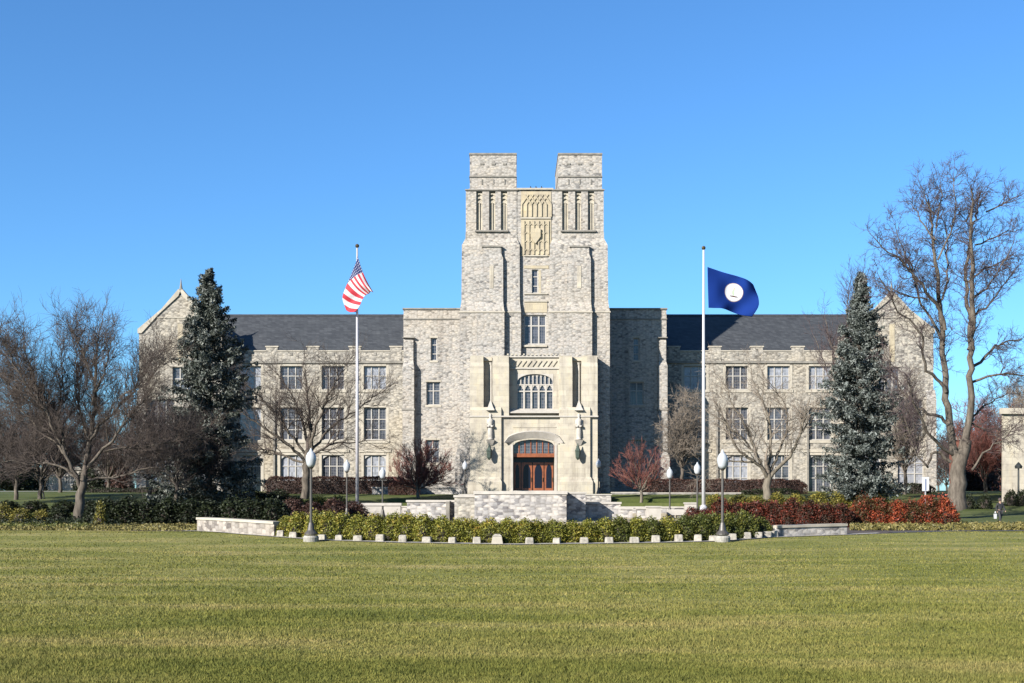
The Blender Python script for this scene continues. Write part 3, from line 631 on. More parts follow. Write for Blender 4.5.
for (a, b) in ((470,501.3),(560,590.2)):
    E.box(PX(a,128.05), PX(b,128.05), 128.05, YE, ZF, PZ(410,128.05)); E.frust(PX(a,128.05), PX(b,128.05), 128.05, YE, PZ(410,128.05), PX(a,128.05), PX(b,128.05), YE-.02, YE, PZ(407,128.05))
E.box(PX(483.7,YI), PX(492,YI), YI-.25, YI, PZ(361,YI), PZ(357.5,YI)); E.box(PX(572.6,YI), PX(581.3,YI), YI-.25, YI, PZ(361,YI), PZ(357.5,YI))
ent = E.build('entrance_front', M['lime'], hall)
m = MB()
m.prismx([(YI-.75, PZ(413.5,YI)), (YI-.75, PZ(412.5,YI)), (YI, PZ(409.5,YI)), (YI, PZ(413.5,YI))], PX(509.3,YI), PX(559,YI))
m.box(PX(509.2,YI), PX(559,YI), YI-.18, YI+.1, PZ(357.5,YI), PZ(355.5,YI)); m.box(PX(509.2,YI), PX(559,YI), YI-.12, YI+.1, PZ(369,YI), PZ(367.8,YI))
m.box(PX(470,YE)-.04, PX(597.6,YE)+.04, 127.98, YE+.1, PZ(417.2,YE), PZ(415.8,YE))
m.build_split('string_course', M['coping'], hall)
m = MB()
for k in range(14): m.box(PX(507+k*4,129.6), PX(508.6+k*4,129.6), YI-.3, YI-.19, PZ(355.4,YI), PZ(353.9,YI))
for k in range(9):
    a = 511.5+k*5.1; bar2(m, PX(a,YI), PZ(366.2,YI), PX(a+4.2,YI), PZ(360.5,YI), .14, YI-.1, YI+.05)
m.box(PX(513,YE), PX(556,YE), YE-.05, YE+.05, PZ(427.6,YE), PZ(426.8,YE))
m.build('carved_frieze', M['lime'], hall)
# hood over the door
m = MB(); n = 14
xs = [ax+(k/n-.5)*2*29.5*YE/F for k in range(n+1)]; tz = [PZ(441.5,YE)+(PZ(430.5,YE)-PZ(441.5,YE))*math.sqrt(max(0, 1-((k/n-.5)*2)**2))**1.0 for k in range(n+1)]
ix = [ax+(k/n-.5)*aw*1.12 for k in range(n+1)]; iz = [PZ(444.0,YE)+(PZ(438.2,YE)-PZ(444.0,YE))*math.sqrt(max(0, 1-((k/n-.5)*2)**2)) for k in range(n+1)]
for k in range(n):
    m.add([(xs[k],YE-.12,tz[k]),(xs[k+1],YE-.12,tz[k+1]),(xs[k+1],YE-.42,tz[k+1]-.12),(xs[k],YE-.42,tz[k]-.12),(ix[k],YE-.02,iz[k]),(ix[k+1],YE-.02,iz[k+1]),
           (xs[k],YE+.1,tz[k]),(xs[k+1],YE+.1,tz[k+1])], [(0,3,2,1),(3,4,5,2),(6,0,1,7)])
m.build('door_hood', M['coping'], hall)
m = MB()
for s in (-1, 1): 
    q = ax+s*(aw/2+.12); m.box(q-.11, q+.11, YE-.06, YE+.1, 2.6, PZ(444.5,YE))
m.build_split('door_surround', M['coping'], hall)
# great window over the door
def great_window():
    x0, x1 = wx-ww/2, wx+ww/2; zt, zb = PZ(374,YI), PZ(409.5,YI); y0, y1 = YI+.12, YI+.34; m = MB()
    for k in range(6):
        x = x0+ww*k/5; a, b = max(x0, x-.09), min(x1, x+.09); m.box(a, b, y0, y1, zb, PZ(384,YI))
    m.box(x0, x1, y0+.02, y1, zb, zb+.1); m.box(x0, x1, y0+.01, y1, PZ(391.8,YI), PZ(390.6,YI)); m.box(x0, x1, y0+.01, y1, PZ(385.2,YI), PZ(384,YI))
    for k in range(10):
        x = x0+ww*k/9; a, b = max(x0, x-.055), min(x1, x+.055); m.box(a, b, y0+.03, y1, PZ(384,YI), PZ(374.3,YI))
    for k in range(5):
        c = x0+ww*(k+.5)/5; h = ww/10
        for s in (-1, 1):
            p = [(c+s*h, PZ(385,YI)), (c+s*h, PZ(389.5,YI)), (c+s*h*.55, PZ(388.6,YI)), (c+s*h*.5, PZ(387,YI)), (c, PZ(385.2,YI))]
            m.prism(p if s < 0 else p[::-1], y0+.04, y1)
        for j in range(3):
            xx = c-h+2*h*(j+.5)/3
    for k in range(9):
        c = x0+ww*(k+.5)/9; h = ww/18
        for s in (-1, 1):
            p = [(c+s*h, PZ(374.2,YI)), (c+s*h, PZ(378,YI)), (c, PZ(374.2,YI))]; m.prism(p if s < 0 else p[::-1], y0+.05, y1)
    n = 10; rise = .85
    for s in (-1, 1):
        p = [(wx+s*ww/2, zt)]+[(wx+s*ww/2*(1-k/n), zt-rise+rise*math.sqrt(max(0, 1-(1-k/n)**2))) for k in range(n+1)]
        m.prism(p[::-1] if s > 0 else p, YI-.02, YI+.36)
    w_ = m.build('window', M['coping'], hall)
    p = MB(); p.quad((x0,YI+.3,zb),(x1,YI+.3,zb),(x1,YI+.3,zt),(x0,YI+.3,zt)); p.build('pane', M['glass'], w_)
great_window()
# niches: slim shaft, statue, pedestal
def statue(c):
    Y = 128.3; x = PX(c, Y); z = PZ(440, Y); m = MB()
    m.lathe(x, Y-.28, [(.30,0),(.32,.1),(.22,.2),(.30,.35),(.27,.9),(.22,1.35),(.30,1.75),(.30,2.0),(.14,2.1),(.11,2.2),(.15,2.32),(.14,2.48),(.05,2.6)], 9, z)
    for s in (-1, 1):
        m.frust(x+s*.30-.07, x+s*.30+.07, Y-.34, Y-.2, z+1.2, x+s*.27-.08, x+s*.27+.08, Y-.36, Y-.18, z+1.98)
        m.frust(x+s*.15-.12, x+s*.15+.12, Y-.62, Y-.45, z+1.25, x+s*.2-.12, x+s*.2+.12, Y-.55, Y-.38, z+1.42)
    m.build('statue', M['coping'], hall, True)
    m = MB(); m.frust(x-.2, x+.2, Y-.3, Y-.05, z-.55, x-.42, x+.42, Y-.62, Y-.05, z-.02); m.build('statue_bracket', M['coping'], hall)
    m = MB(); m.frust(x-.42, x+.42, Y-.6, Y-.05, z+2.9, x-.25, x+.25, Y-.4, Y-.05, z+3.25); m.frust(x-.25, x+.25, Y-.4, Y-.05, z+3.25, x-.03, x+.03, Y-.15, Y-.05, z+3.9); m.build('statue_canopy', M['coping'], hall)
    m = MB(); m.lathe(x+.05, YI-.18, [(.14,0),(.10,.15),(.10,3.9),(.22,4.2)], 8, PZ(405,YI)); m.build('niche_shaft', M['coping'], hall)
statue(490.5); statue(578.8)
for c in (489.2, 577.8):
    Y = 127.55; x = PX(c, Y); z = PZ(460, Y)
    m = MB(); m.lathe(x, Y, [(.05,0),(.14,.1),(.22,.25),(.26,.85),(.30,.9),(.20,1.1),(.10,1.3),(.03,1.65)], 6, z); m.box(x-.04, x+.04, Y, 128.1, z+1.05, z+1.13); m.box(x-.12, x+.12, 128.0, 128.06, z+.5, z+1.4); m.build('wall_lantern', M['bronze'], hall)
# doors in the deep porch
YD = 129.9; zd = PZ(490.5, YE); x0, x1 = ax-aw/2+.01, ax+aw/2-.01
m = MB(); m.box(x0, x1, YE+.35, YE+.5, PZ(457,YE), PZ(453.3,YE))
for k in range(8):
    x = x0+(x1-x0)*k/7; m.box(max(x0,x-.05), min(x1,x+.05), YE+.38, YE+.48, PZ(453.3,YE), PZ(439.6,YE))
tr = m.build('transom', M['wood'], hall); m = MB(); m.quad((x0,YE+.45,PZ(453.3,YE)),(x1,YE+.45,PZ(453.3,YE)),(x1,YE+.45,PZ(439.5,YE)),(x0,YE+.45,PZ(439.5,YE))); m.build('pane', M['glass'], tr)
m = MB(); m.quad((x0-.005,YD+.03,2.4),(x1+.005,YD+.03,2.4),(x1+.005,YD+.03,PZ(438,YE)),(x0-.005,YD+.03,PZ(438,YE))); m.build('porch_back', M['glass_door'], hall)
for (a, b) in ((513.5,521),(521.2,532.3),(532.6,543.8),(544.1,553.4)):
    a, b = PX(a,YD)+.04, PX(b,YD)-.02; t = PZ(462.5,YD); m = MB(); m.box(a, b, YD-.08, YD, zd, t); d = m.build('door', M['wood'], hall)
    c = (a+b)/2; h = (b-a)/2-.16; tt = t-.18; pts = [(c-h, zd+.25), (c+h, zd+.25)]+[(c+h*math.cos(q*math.pi/8), tt-.8+.8*math.sin(q*math.pi/8)) for q in range(9)]
    m = MB(); m.prism(pts, YD-.1, YD-.07); m.build('pane', M['glass_door'], d)
    m = MB(); m.box(b-.1, b-.06, YD-.16, YD-.08, zd+.9, zd+1.3); m.build('handle', M['gold'], d)
# plinth of the entrance and steps
m = MB()
for (a, b, Yf) in ((467.5,501.8,127.85),(559.5,593,127.85),(593,599.5,128.1)):
    m.box(PX(a,Yf), PX(b,Yf), Yf, 129.5, 1.0, PZ(482,Yf)); m.frust(PX(a,Yf), PX(b,Yf), Yf, 129.5, PZ(482,Yf), PX(a,Yf)+.2, PX(b,Yf)-.2, Yf+.19, 129.5, PZ(477,Yf))
m.build_split('plinth', M['lime'], hall)
m = MB()
for k in range(3): m.box(PX(508,126)-k*.0, PX(562,126), 126.6+k*.45, YE-.01 if k == 2 else 126.6+(k+1)*.45, 2.2, 2.4+k*.14)
m.box(x0-.2, x1+.2, YE+.01, YD, 2.2, zd-.01)
m.build('steps', M['coping'], hall)
# outer stair turrets behind the tower's shoulders and rough base
m = MB(); m.box(PX(607,131.5), PX(611.8,131.5), 131.5, 136, 1, PZ(365,131.5)); m.frust(PX(607,131.5), PX(611.8,131.5), 131.5, 136, PZ(365,131.5), PX(607,131.5), PX(608.5,131.5), 132, 136, PZ(357,131.5))
m.box(PX(606,131.2), PX(614.5,131.2), 131.2, 136, 1, PZ(478,131.2)); m.build('buttress', M['stone'], hall)
m = MB(); m.box(PX(455,130.6), PX(461,130.6), 130.6, 136, 1, PZ(460,130.6)); m.frust(PX(455,130.6), PX(461,130.6), 130.6, 136, PZ(460,130.6), PX(459,130.6), PX(461,130.6), 130.9, 136, PZ(440,130.6)); m.build('buttress', M['stone'], hall)
# down pipes
for (a, t, b) in ((274.5,404,480),(717,410,480),(807.5,409,492)):
    m = MB(); x = PX(a, YW); m.box(x-.09, x+.09, YW-.22, YW-.05, PZ(b,YW), PZ(t,YW)); m.box(x-.2, x+.2, YW-.26, YW-.02, PZ(t,YW), PZ(t-3,YW)); m.build('drainpipe', M['trim_dark'], hall)

# ------------------------------------------------------------------ terrace and stone walls
m = MB(); tz = 2.32
m.box(PX(458,118), PX(612,118), 118.9, 139, -.5, tz); m.box(PX(372,118), PX(458,118)-.01, 126.5, 139, -.5, tz); m.box(PX(612,118)+.01, PX(700,118), 126.5, 139, -.5, tz); o = m.build('terrace_ground', M['tan']); o['kind'] = 'structure'
m = MB(); m.box(PX(612,118), PX(690,118), 112.5, 126.5, -.5, 1.6); m.box(PX(386,118), PX(458,118), 112.5, 126.5, -.5, 1.6); o = m.build('terrace_lawn', M['turf_shaded']); o['kind'] = 'structure'
def stonewall(name, a, b, t, Y, th, label, zb=-.3, cope=.16, over=.07, cat='stone wall', mat='stone_wall', group=None, xs=None):
    x0, x1 = (PX(a,Y), PX(b,Y)) if xs is None else xs
    zt = PZ(t, Y); r = thing(name, ((x0+x1)/2, Y+th/2, zb), label, cat, group)
    m = MB(); m.box(x0, x1, Y, Y+th, zb, zt-cope); m.build('wall', M[mat], r)
    m = MB(); m.box(x0-over, x1+over, Y-over, Y+th+over, zt-cope, zt); m.build('coping', M['coping'], r); return r
stonewall('review_stand', 474.5, 566.5, 491, 88, 3.0, 'broad rough stone review stand with pale coping directly before the doors', cat='stone platform', cope=.22)
stonewall('retaining_wall', 560, 585.5, 492, 89.8, 2.4, 'shaded stone wall block stepping back right of the review stand', cope=.12)
stonewall('retaining_wall', 583, 620.5, 502, 91.8, .8, 'stone wall with the review stand shadow falling across it', cope=.14)
stonewall('retaining_wall', 454.5, 478, 495, 88.9, 2.4, 'short taller wall pier against the left side of the review stand', mat='stone_warm')
stonewall('retaining_wall', 407, 456, 500, 91, .8, 'stone wall with a dark slot, left of the review stand', cope=.14)
m = stonewall('wall_pier', 446, 449.5, 500.8, 90.2, .78, 'narrow dark upright strip standing for the slot in the left court wall', cope=.05, over=.01, cat='pier', mat='trim_dark')  # thin dark box added to stand for the slot in the wall
stonewall('retaining_wall', 612, 640, 492, 125.8, .6, 'pale rough terrace wall directly right of the tower base', cope=.1)
stonewall('retaining_wall', 641, 790, 492.5, 125.2, .6, 'long rough grey terrace wall behind the right lamps', cope=.1)
stonewall('retaining_wall', 372, 462, 487, 125.8, .6, 'rough bluish terrace wall behind the small red-twigged tree on the left', cope=.1)
stonewall('retaining_wall', 459, 611, 494, 118.2, .6, 'terrace wall mostly hidden behind the review stand below the doors', cope=.1)
stonewall('retaining_wall', 612, 690, 506.5, 112, .45, 'low pale wall edging the small lawn under the right red-twigged tree', cope=.12)
stonewall('retaining_wall', 386, 458, 506, 112, .45, 'low pale wall edging the small lawn under the left red-twigged tree', cope=.12)
stonewall('retaining_wall', 350, 400.5, 503, 97, .7, 'low white stone wall right of the left flagpole', cope=.2, mat='coping')
stonewall('stone_block', 404, 417, 509.5, 99, 1., 'low pale stone block between the long white wall and the left court wall', cope=.1, cat='stone block')
stonewall('stone_block', 419, 428, 509, 99.5, 1., 'small pale stone block beside the left court wall', cope=.1, cat='stone block')
stonewall('stone_block', 608, 632.5, 508, 99, .8, 'long low pale block right of the court wall', cope=.12, cat='stone block')
stonewall('stone_block', 637.5, 649, 508, 98.5, 1., 'small square pale block under the right red-twigged tree', cope=.1, cat='stone block')
stonewall('stone_block', 649.5, 661, 506.2, 95, 2.4, 'tall white stone block left of the stone bench', cope=.1, cat='stone block', mat='coping')
stonewall('stone_block', 686, 696.5, 502.5, 103, 1., 'white square block standing behind the right lamps', cope=.1, cat='stone block', mat='coping')
def bench(a, b, t, Y, label):
    x0, x1 = PX(a,Y), PX(b,Y); zt = PZ(t,Y); zb = .3; r = thing('stone_bench', ((x0+x1)/2, Y+.5, zb), label, 'bench')
    m = MB(); m.box(x0, x1, Y, Y+.9, zt-.42, zt); m.build('seat', M['coping'], r)
    for q in (x0+.15, x1-.5): m = MB(); m.box(q, q+.35, Y+.1, Y+.8, zb, zt-.42); m.build('leg', M['concrete'], r)
bench(668, 684, 509.5, 97, 'white stone bench right of the tall white block')
# curved low walls ending the row of stones
def curved_wall(pts, th, h, label, wm='stone_wall'):
    P = [Vector(p) for p in pts]; r = thing('curved_wall', P[0], label, 'stone wall')
    for nm, e, z0, z1, mt in (('wall', 0, -.3, None, wm), ('coping', .06, None, 0, 'trim')):
        V = []; 
        for i, p in enumerate(P):
            a, b = P[max(0,i-1)], P[min(len(P)-1,i+1)]; d = Vector((b.x-a.x, b.y-a.y, 0)).normalized(); n_ = Vector((-d.y, d.x, 0))
            if n_.y < 0: n_ = -n_
            zt = p.z+h; lo, hi = (p.z-.3, zt-.12) if nm == 'wall' else (zt-.12, zt)
            f_, k_ = p-n_*e, p+n_*(th+e)
            V += [(f_.x,f_.y,lo),(f_.x,f_.y,hi),(k_.x,k_.y,hi),(k_.x,k_.y,lo)]
        n = len(P); Fq = [(i*4+k, (i+1)*4+k, (i+1)*4+(k+1)%4, i*4+(k+1)%4) for i in range(n-1) for k in range(4)]+[(0,1,2,3), ((n-1)*4+3,(n-1)*4+2,(n-1)*4+1,(n-1)*4)]
        mb = MB(); mb.add(V, Fq); mb.build(nm, M[mt], r)
def gp(px, py): return ground(px, py)
curved_wall([gp(a, b) for a, b in ((197,531.2),(215,532.2),(235,533.8),(255,535.2),(274,536.7))], .5, .72, 'low pale curved stone wall at the left end of the stone row', 'stone_wall_left')
curved_wall([gp(a, b) for a, b in ((776,537),(790,536.6),(810,536),(830,535.4),(847,534.8))], .5, .55, 'low pale curved stone wall at the right end of the stone row')
# pale kerb strip under the stones
o = sheet('stone_kerb', lambda x: edgeY(x)-.12, lambda x: edgeY(x)+.5, np.linspace(PX(200,71), PX(845,71), 120), 2, M['concrete'], .03)
# memorial stones
blk = MB(); blk.frust(-.24,.24,-.22,.22,0,-.21,.22,-.17,.19,.40)
bm_ = None
stx = [279.5,292.5,321,338,357,379.5,402,426.5,452,476.5,529.5,557,584.5,609.5,635,656.5,679.5,699,714,733,748,759.5,768.5,775.5]
stx = sorted(stx); first = None
for i, c in enumerate(stx):
    x, y, z = gp(c, np.interp(c, [p[0] for p in EDGE_PX], [p[1] for p in EDGE_PX])); y += .32
    if first is None:
        o = blk.build('memorial_stone', M['block'], None, loc=(0,0,0)); first = o
        bv = o.modifiers.new('b', 'BEVEL'); bv.width = .05; bv.segments = 2
    else: o = first.copy(); COL.objects.link(o)
    o.location = (x, y, z-.02); o.rotation_euler = (0, 0, random.uniform(-.2, .2)); o.scale = (random.uniform(.68,.92), .85, random.uniform(.7,.92))
    tag(o, 'pale stone block in the curved row before the hedge, '+which(i, len(stx)), 'memorial stone', 'stones in the curved row')
x, y, z = gp(497, 544.8); r = thing('centre_marker_stone', (x, y+.4, z), 'rough arched centre stone with a light cap between two small stones of the row', 'memorial stone')
m = MB(); m.frust(x-.26,x+.26,y+.15,y+.6,z,x-.2,x+.2,y+.2,y+.55,z+.36); m.build('base', M['trim'], r); m = MB(); m.frust(x-.21,x+.21,y+.18,y+.57,z+.36,x-.1,x+.12,y+.25,y+.5,z+.46); m.build('cap', M['block'], r)

# ------------------------------------------------------------------ lamps
def lamp(px, pyb, pyt, Y, label, ped=False, zb=None):
    x = PX(px, Y); z = zg(x, Y) if zb is None else zb
    if pyb: z = PZ(pyb, Y)
    H = PZ(pyt, Y)-z; r = thing('street_lamp', (x, Y, z), label, 'street lamp', 'acorn globe lamps around the court')
    if ped:
        m = MB(); m.lathe(x, Y, [(.34,-.1),(.36,.18),(.31,.26)], 20, z); m.build('pedestal', M['concrete'], r); m = MB(); m.lathe(x, Y, [(.30,.30),(.30,.36),(.17,.50),(.13,.70),(.09,.85)], 14, z); m.build('base', M['post'], r)
    else: m = MB(); m.lathe(x, Y, [(.20,0),(.20,.25),(.13,.4),(.10,.6),(.08,.7)], 12, z); m.build('base', M['post'], r)
    hp = H-.86; m = MB(); m.lathe(x, Y, [(.065,.6),(.05,hp-.1),(.09,hp-.05),(.14,hp)], 10, z); m.build('pole', M['post'], r)
    m = MB(); m.lathe(x, Y, [(.13,hp),(.20,hp+.12),(.245,hp+.34),(.23,hp+.50),(.16,hp+.64),(.08,hp+.72)], 16, z); m.build('globe', M['globe'], r, True)
    m = MB(); m.lathe(x, Y, [(.085,hp+.72),(.06,hp+.77),(.02,hp+.86)], 8, z); m.build('finial', M['globe'], r)
def lampg(px, pyb, pyt, label, ped): x, y, z = gp(px, pyb); lamp(px, pyb, pyt, y-.25, label, ped)
lampg(311, 541.3, 448, 'tall globe lamp standing among the stones at left, in front of the hedge', True)
lampg(722.5, 541.5, 449.5, 'tall globe lamp standing among the stones at right, in front of the hedge', True)
lamp(346.8, 518, 459.5, 92, 'globe lamp just left of the left flagpole'); lamp(382.5, 519, 467, 97, 'globe lamp just right of the left flagpole')
lamp(697.3, 520, 462, 92, 'globe lamp just left of the right flagpole'); lamp(669.8, 517, 467, 98, 'globe lamp behind the white stone bench, left of the right flagpole')
lamp(465, None, 460.5, 120, 'globe lamp by the left foot of the tower', zb=2.3); lamp(598.5, None, 458.5, 120, 'globe lamp by the right foot of the tower', zb=2.3)
x, y, z = gp(1018.5, 506); r = thing('street_lamp', (x, y, z), 'slim black lamp with a small head before the cream building at far right', 'street lamp')
m = MB(); m.lathe(x, y, [(.2,0),(.09,.5),(.07,3.6)], 8, z); m.build('pole', M['metal_dark'], r)
H = PZ(462, y)-z; m = MB(); m.lathe(x, y, [(.08,3.6),(.30,H-.55),(.34,H-.35),(.12,H-.1),(.02,H)], 8, z); m.build('lamp_head', M['metal_dark'], r)
# signpost and far light post
y = 98.; x = PX(925.3, y); z = zg(x, y); r = thing('signpost', (x, y, z), 'white sign panel with a blue-grey stripe on a post above the red hedge', 'sign')
m = MB(); m.box(x-.04, x+.04, y-.04, y+.04, z, PZ(478, y)); m.build('pole', M['pole_grey'], r)
s_ = y/F; m = MB(); m.box(x-3.4*s_, x+3.4*s_, y-.09, y-.045, PZ(491,y), PZ(477,y)); sg = m.build('sign_panel', M['pole'], r)
m = MB(); m.box(x-.7*s_, x+.7*s_, y-.1, y-.092, PZ(490.5,y), PZ(479,y)); m.build('stripe', simple('blue_grey_paint', (.18,.22,.36), .6), sg)

# ------------------------------------------------------------------ flagpoles and flags
def flagpole(px, pyb, pyt, label, mat, rb, rt):
    x, y, z = PX(px, 100), 100, None; z = PZ(pyb, 100); zt = PZ(pyt, 100)
    r = thing('flagpole', (x, y, z), label, 'flagpole'); m = MB(); m.lathe(x, y, [(rb,0),(rb*.9,(zt-z)*.35),(rt,zt-z)], 12, z); m.build('pole', M[mat], r, True)
    m = MB(); m.lathe(x, y, [(.02,0),(.13,.06),(.16,.16),(.13,.26),(.02,.32)], 10, zt); m.build('finial', M['gold'], r)
    m = MB(); m.lathe(x, y, [(rb*2,-1.5),(rb*2,.05),(rb*1.1,.25)], 12, z); m.build('base', M['pole_grey'], r); return x, y, z, zt
FY = 100
flagpole(357.2, 506, 248, 'tall pale flagpole carrying the striped flag', 'pole_grey', .135, .07)
flagpole(703.6, 508, 250, 'tall white flagpole carrying the blue flag', 'pole', .145, .075)
def flagmesh(name, P, nu, nv, mat, label, uvf=None):
    V = []; UV = []
    for j in range(nv+1):
        for i in range(nu+1):
            V.append(P(i/nu, j/nv))
    o0 = V[0]
    V = [(a-o0[0], b-o0[1], c-o0[2]) for a, b, c in V]
    Fs = [(j*(nu+1)+i, j*(nu+1)+i+1, (j+1)*(nu+1)+i+1, (j+1)*(nu+1)+i) for j in range(nv) for i in range(nu)]
    me = fastmesh(name, V, Fs, mat, True); uv = me.uv_layers.new(name='UVMap')
    for l in me.loops:
        k = l.vertex_index; uv.data[l.index].uv = ((k % (nu+1))/nu, (k//(nu+1))/nv)
    o = link(name, me, None, o0); sol = o.modifiers.new('s', 'SOLIDIFY'); sol.thickness = .012
    return tag(o, label, 'flag')
def fpx(qx, qy, ox, oy, sc): return PX(ox+qx/sc, FY), PZ(oy+qy/sc, FY)
def poly(pts, t):
    ts = np.linspace(0, 1, len(pts)); return np.interp(t, ts, [p[0] for p in pts]), np.interp(t, ts, [p[1] for p in pts])
def catm(pts, t):
    n = len(pts)-1; k = min(int(t*n), n-1); u = t*n-k; p = [pts[max(0,k-1)], pts[k], pts[k+1], pts[min(n,k+2)]]
    f = lambda a, b, c, d: .5*(2*b+(c-a)*u+(2*a-5*b+4*c-d)*u*u+(3*b-a-3*c+d)*u**3)
    return f(*[q[0] for q in p]), f(*[q[1] for q in p])
LS = [(215,130),(198,185),(180,232),(163,275),(146,312),(118,385),(100,450),(128,538)]
RS = [(338,412),(320,404),(304,410),(288,420),(272,436),(252,466),(236,512),(206,560)]
def P1(u, v):      # v runs from the top stripe to the bottom one, u along the stripes
    a, b = catm(LS, v), catm(RS, v); sag = 14*math.sin(math.pi*u)*(1-.5*v)
    qx = a[0]+(b[0]-a[0])*u-sag*.6; qy = a[1]+(b[1]-a[1])*u+sag
    x, z = fpx(qx, qy, 330, 240, 7.59); return x, FY-.40-.30*u+.22*math.sin(u*5+v*7)*u+.10*math.sin(v*15+u*3)*(.3+u), z
def us_mat():
    m, nt, b = newmat('striped_flag_cloth'); L = nt.links
    uv = N(nt, 'ShaderNodeUVMap'); s = N(nt, 'ShaderNodeSeparateXYZ'); L.new(uv.outputs[0], s.inputs[0])
    def mth(op, a, b_=None, c=None):
        n = N(nt, 'ShaderNodeMath', operation=op)
        for i, q in enumerate((a, b_, c)):
            if q is None: continue
            if isinstance(q, (int, float)): n.inputs[i].default_value = q
            else: L.new(q, n.inputs[i])
        return n.outputs[0]
    st = mth('LESS_THAN', mth('MODULO', mth('MULTIPLY', s.outputs[1], 13.0), 2.0), 1.0)
    ca = mth('LESS_THAN', s.outputs[0], mth('MULTIPLY_ADD', s.outputs[1], -.62, .40))
    # stars: nine rows, staggered
    vr = mth('MULTIPLY', s.outputs[1], 9/(7/13)); row = mth('FLOOR', vr); par = mth('MODULO', row, 2.0)
    uu = mth('ADD', mth('MULTIPLY', s.outputs[0], 6/.40), mth('MULTIPLY', par, .5)); du = mth('SUBTRACT', mth('FRACT', uu), .5); dv = mth('SUBTRACT', mth('FRACT', vr), .5)
    star = mth('LESS_THAN', mth('ADD', mth('MULTIPLY', du, du), mth('MULTIPLY', dv, dv)), .035)
    a = N(nt, 'ShaderNodeMix', data_type='RGBA'); L.new(st, a.inputs[0]); a.inputs[6].default_value = (.62,.60,.60,1); a.inputs[7].default_value = (.50,.03,.05,1)
    c = N(nt, 'ShaderNodeMix', data_type='RGBA'); L.new(star, c.inputs[0]); c.inputs[6].default_value = (.02,.03,.14,1); c.inputs[7].default_value = (.8,.8,.8,1)
    d = N(nt, 'ShaderNodeMix', data_type='RGBA'); L.new(ca, d.inputs[0]); L.new(a.outputs[2], d.inputs[6]); L.new(c.outputs[2], d.inputs[7])
    L.new(d.outputs[2], b.inputs['Base Color']); b.inputs['Roughness'].default_value = .7
    t = N(nt, 'ShaderNodeBsdfTranslucent'); L.new(d.outputs[2], t.inputs[0]); mx = N(nt, 'ShaderNodeMixShader'); mx.inputs[0].default_value = .5
    L.new(b.outputs[0], mx.inputs[1]); L.new(t.outputs[0], mx.inputs[2]); L.new(mx.outputs[0], nt.nodes['Material Output'].inputs[0])
    return m
flagmesh('striped_flag', P1, 40, 52, us_mat(), 'red and white striped flag with starred blue canton hanging half furled on the left flagpole')
HO = [(132,205),(134,310),(137,415),(140,515)]; FE = [(495,330),(512,385),(523,440),(520,505),(478,578)]
TP = [(132,205),(215,228),(300,255),(380,280),(440,303),(495,330)]; BT = [(140,515),(195,517),(250,520),(320,535),(400,562),(478,578)]
def P2(u, v):
    a, b, c, d = catm(TP, u), catm(BT, u), catm(HO, v), catm(FE, v)
    q = [ (1-v)*a[k]+v*b[k]+(1-u)*c[k]+u*d[k]-((1-u)*(1-v)*HO[0][k]+u*(1-v)*FE[0][k]+(1-u)*v*HO[-1][k]+u*v*FE[-1][k]) for k in (0,1)]
    x, z = fpx(q[0], q[1], 690, 240, 7.59)
    return x, FY-.02+.32*math.sin(u*6.5-v*3.5+.5)*min(1,u*2)+.12*math.sin(u*13+v*6)*u+.5*u, z
def va_mat():
    m, nt, b = newmat('deep_blue_flag_cloth'); L = nt.links
    uv = N(nt, 'ShaderNodeUVMap'); s = N(nt, 'ShaderNodeMapping'); L.new(uv.outputs[0], s.inputs[0]); s.inputs['Location'].default_value = (-.52*1.55,-.49,0); s.inputs['Scale'].default_value = (1.55,1,1)
    ln = N(nt, 'ShaderNodeVectorMath', operation='LENGTH'); L.new(s.outputs[0], ln.inputs[0])
    r = ramp(nt, [(0,(.58,.59,.62)), (.235,(.30,.22,.20)), (.255,(.007,.028,.165))], 'CONSTANT'); r.color_ramp.elements[1].position = .250; r.color_ramp.elements[2].position = .262
    L.new(ln.outputs['Value'], r.inputs[0])
    # the seal: a small standing figure over a dark ground line
    def box(cu, cv, hu, hv):
        q = N(nt, 'ShaderNodeMapping'); L.new(s.outputs[0], q.inputs[0]); q.inputs['Location'].default_value = (-cu/hu, -cv/hv, 0); q.inputs['Scale'].default_value = (1/hu, 1/hv, 0)
        l_ = N(nt, 'ShaderNodeVectorMath', operation='LENGTH'); L.new(q.outputs[0], l_.inputs[0]); t_ = N(nt, 'ShaderNodeMath', operation='LESS_THAN'); t_.inputs[1].default_value = 1; L.new(l_.outputs['Value'], t_.inputs[0]); return t_.outputs[0]
    prev = r.outputs[0]
    for cu, cv, hu, hv, c in ((.0, -.01, .045, .10, (.30,.38,.27)), (.01, -.115, .03, .03, (.42,.32,.26)), (.05, -.03, .03, .07, (.40,.42,.48)), (.02, .115, .12, .022, (.10,.07,.06))):
        mu = N(nt, 'ShaderNodeMix', data_type='RGBA'); L.new(box(cu, cv, hu, hv), mu.inputs[0]); L.new(prev, mu.inputs[6]); mu.inputs[7].default_value = (*c, 1); prev = mu.outputs[2]
    L.new(mu.outputs[2], b.inputs['Base Color']); b.inputs['Roughness'].default_value = .9; b.inputs['Specular IOR Level'].default_value = .08
    t = N(nt, 'ShaderNodeBsdfTranslucent'); L.new(mu.outputs[2], t.inputs[0]); mx = N(nt, 'ShaderNodeMixShader'); mx.inputs[0].default_value = .3
    L.new(b.outputs[0], mx.inputs[1]); L.new(t.outputs[0], mx.inputs[2]); L.new(mx.outputs[0], nt.nodes['Material Output'].inputs[0])
    return m
flagmesh('blue_flag', P2, 56, 36, va_mat(), 'deep blue flag with a white round seal flying from the right flagpole')

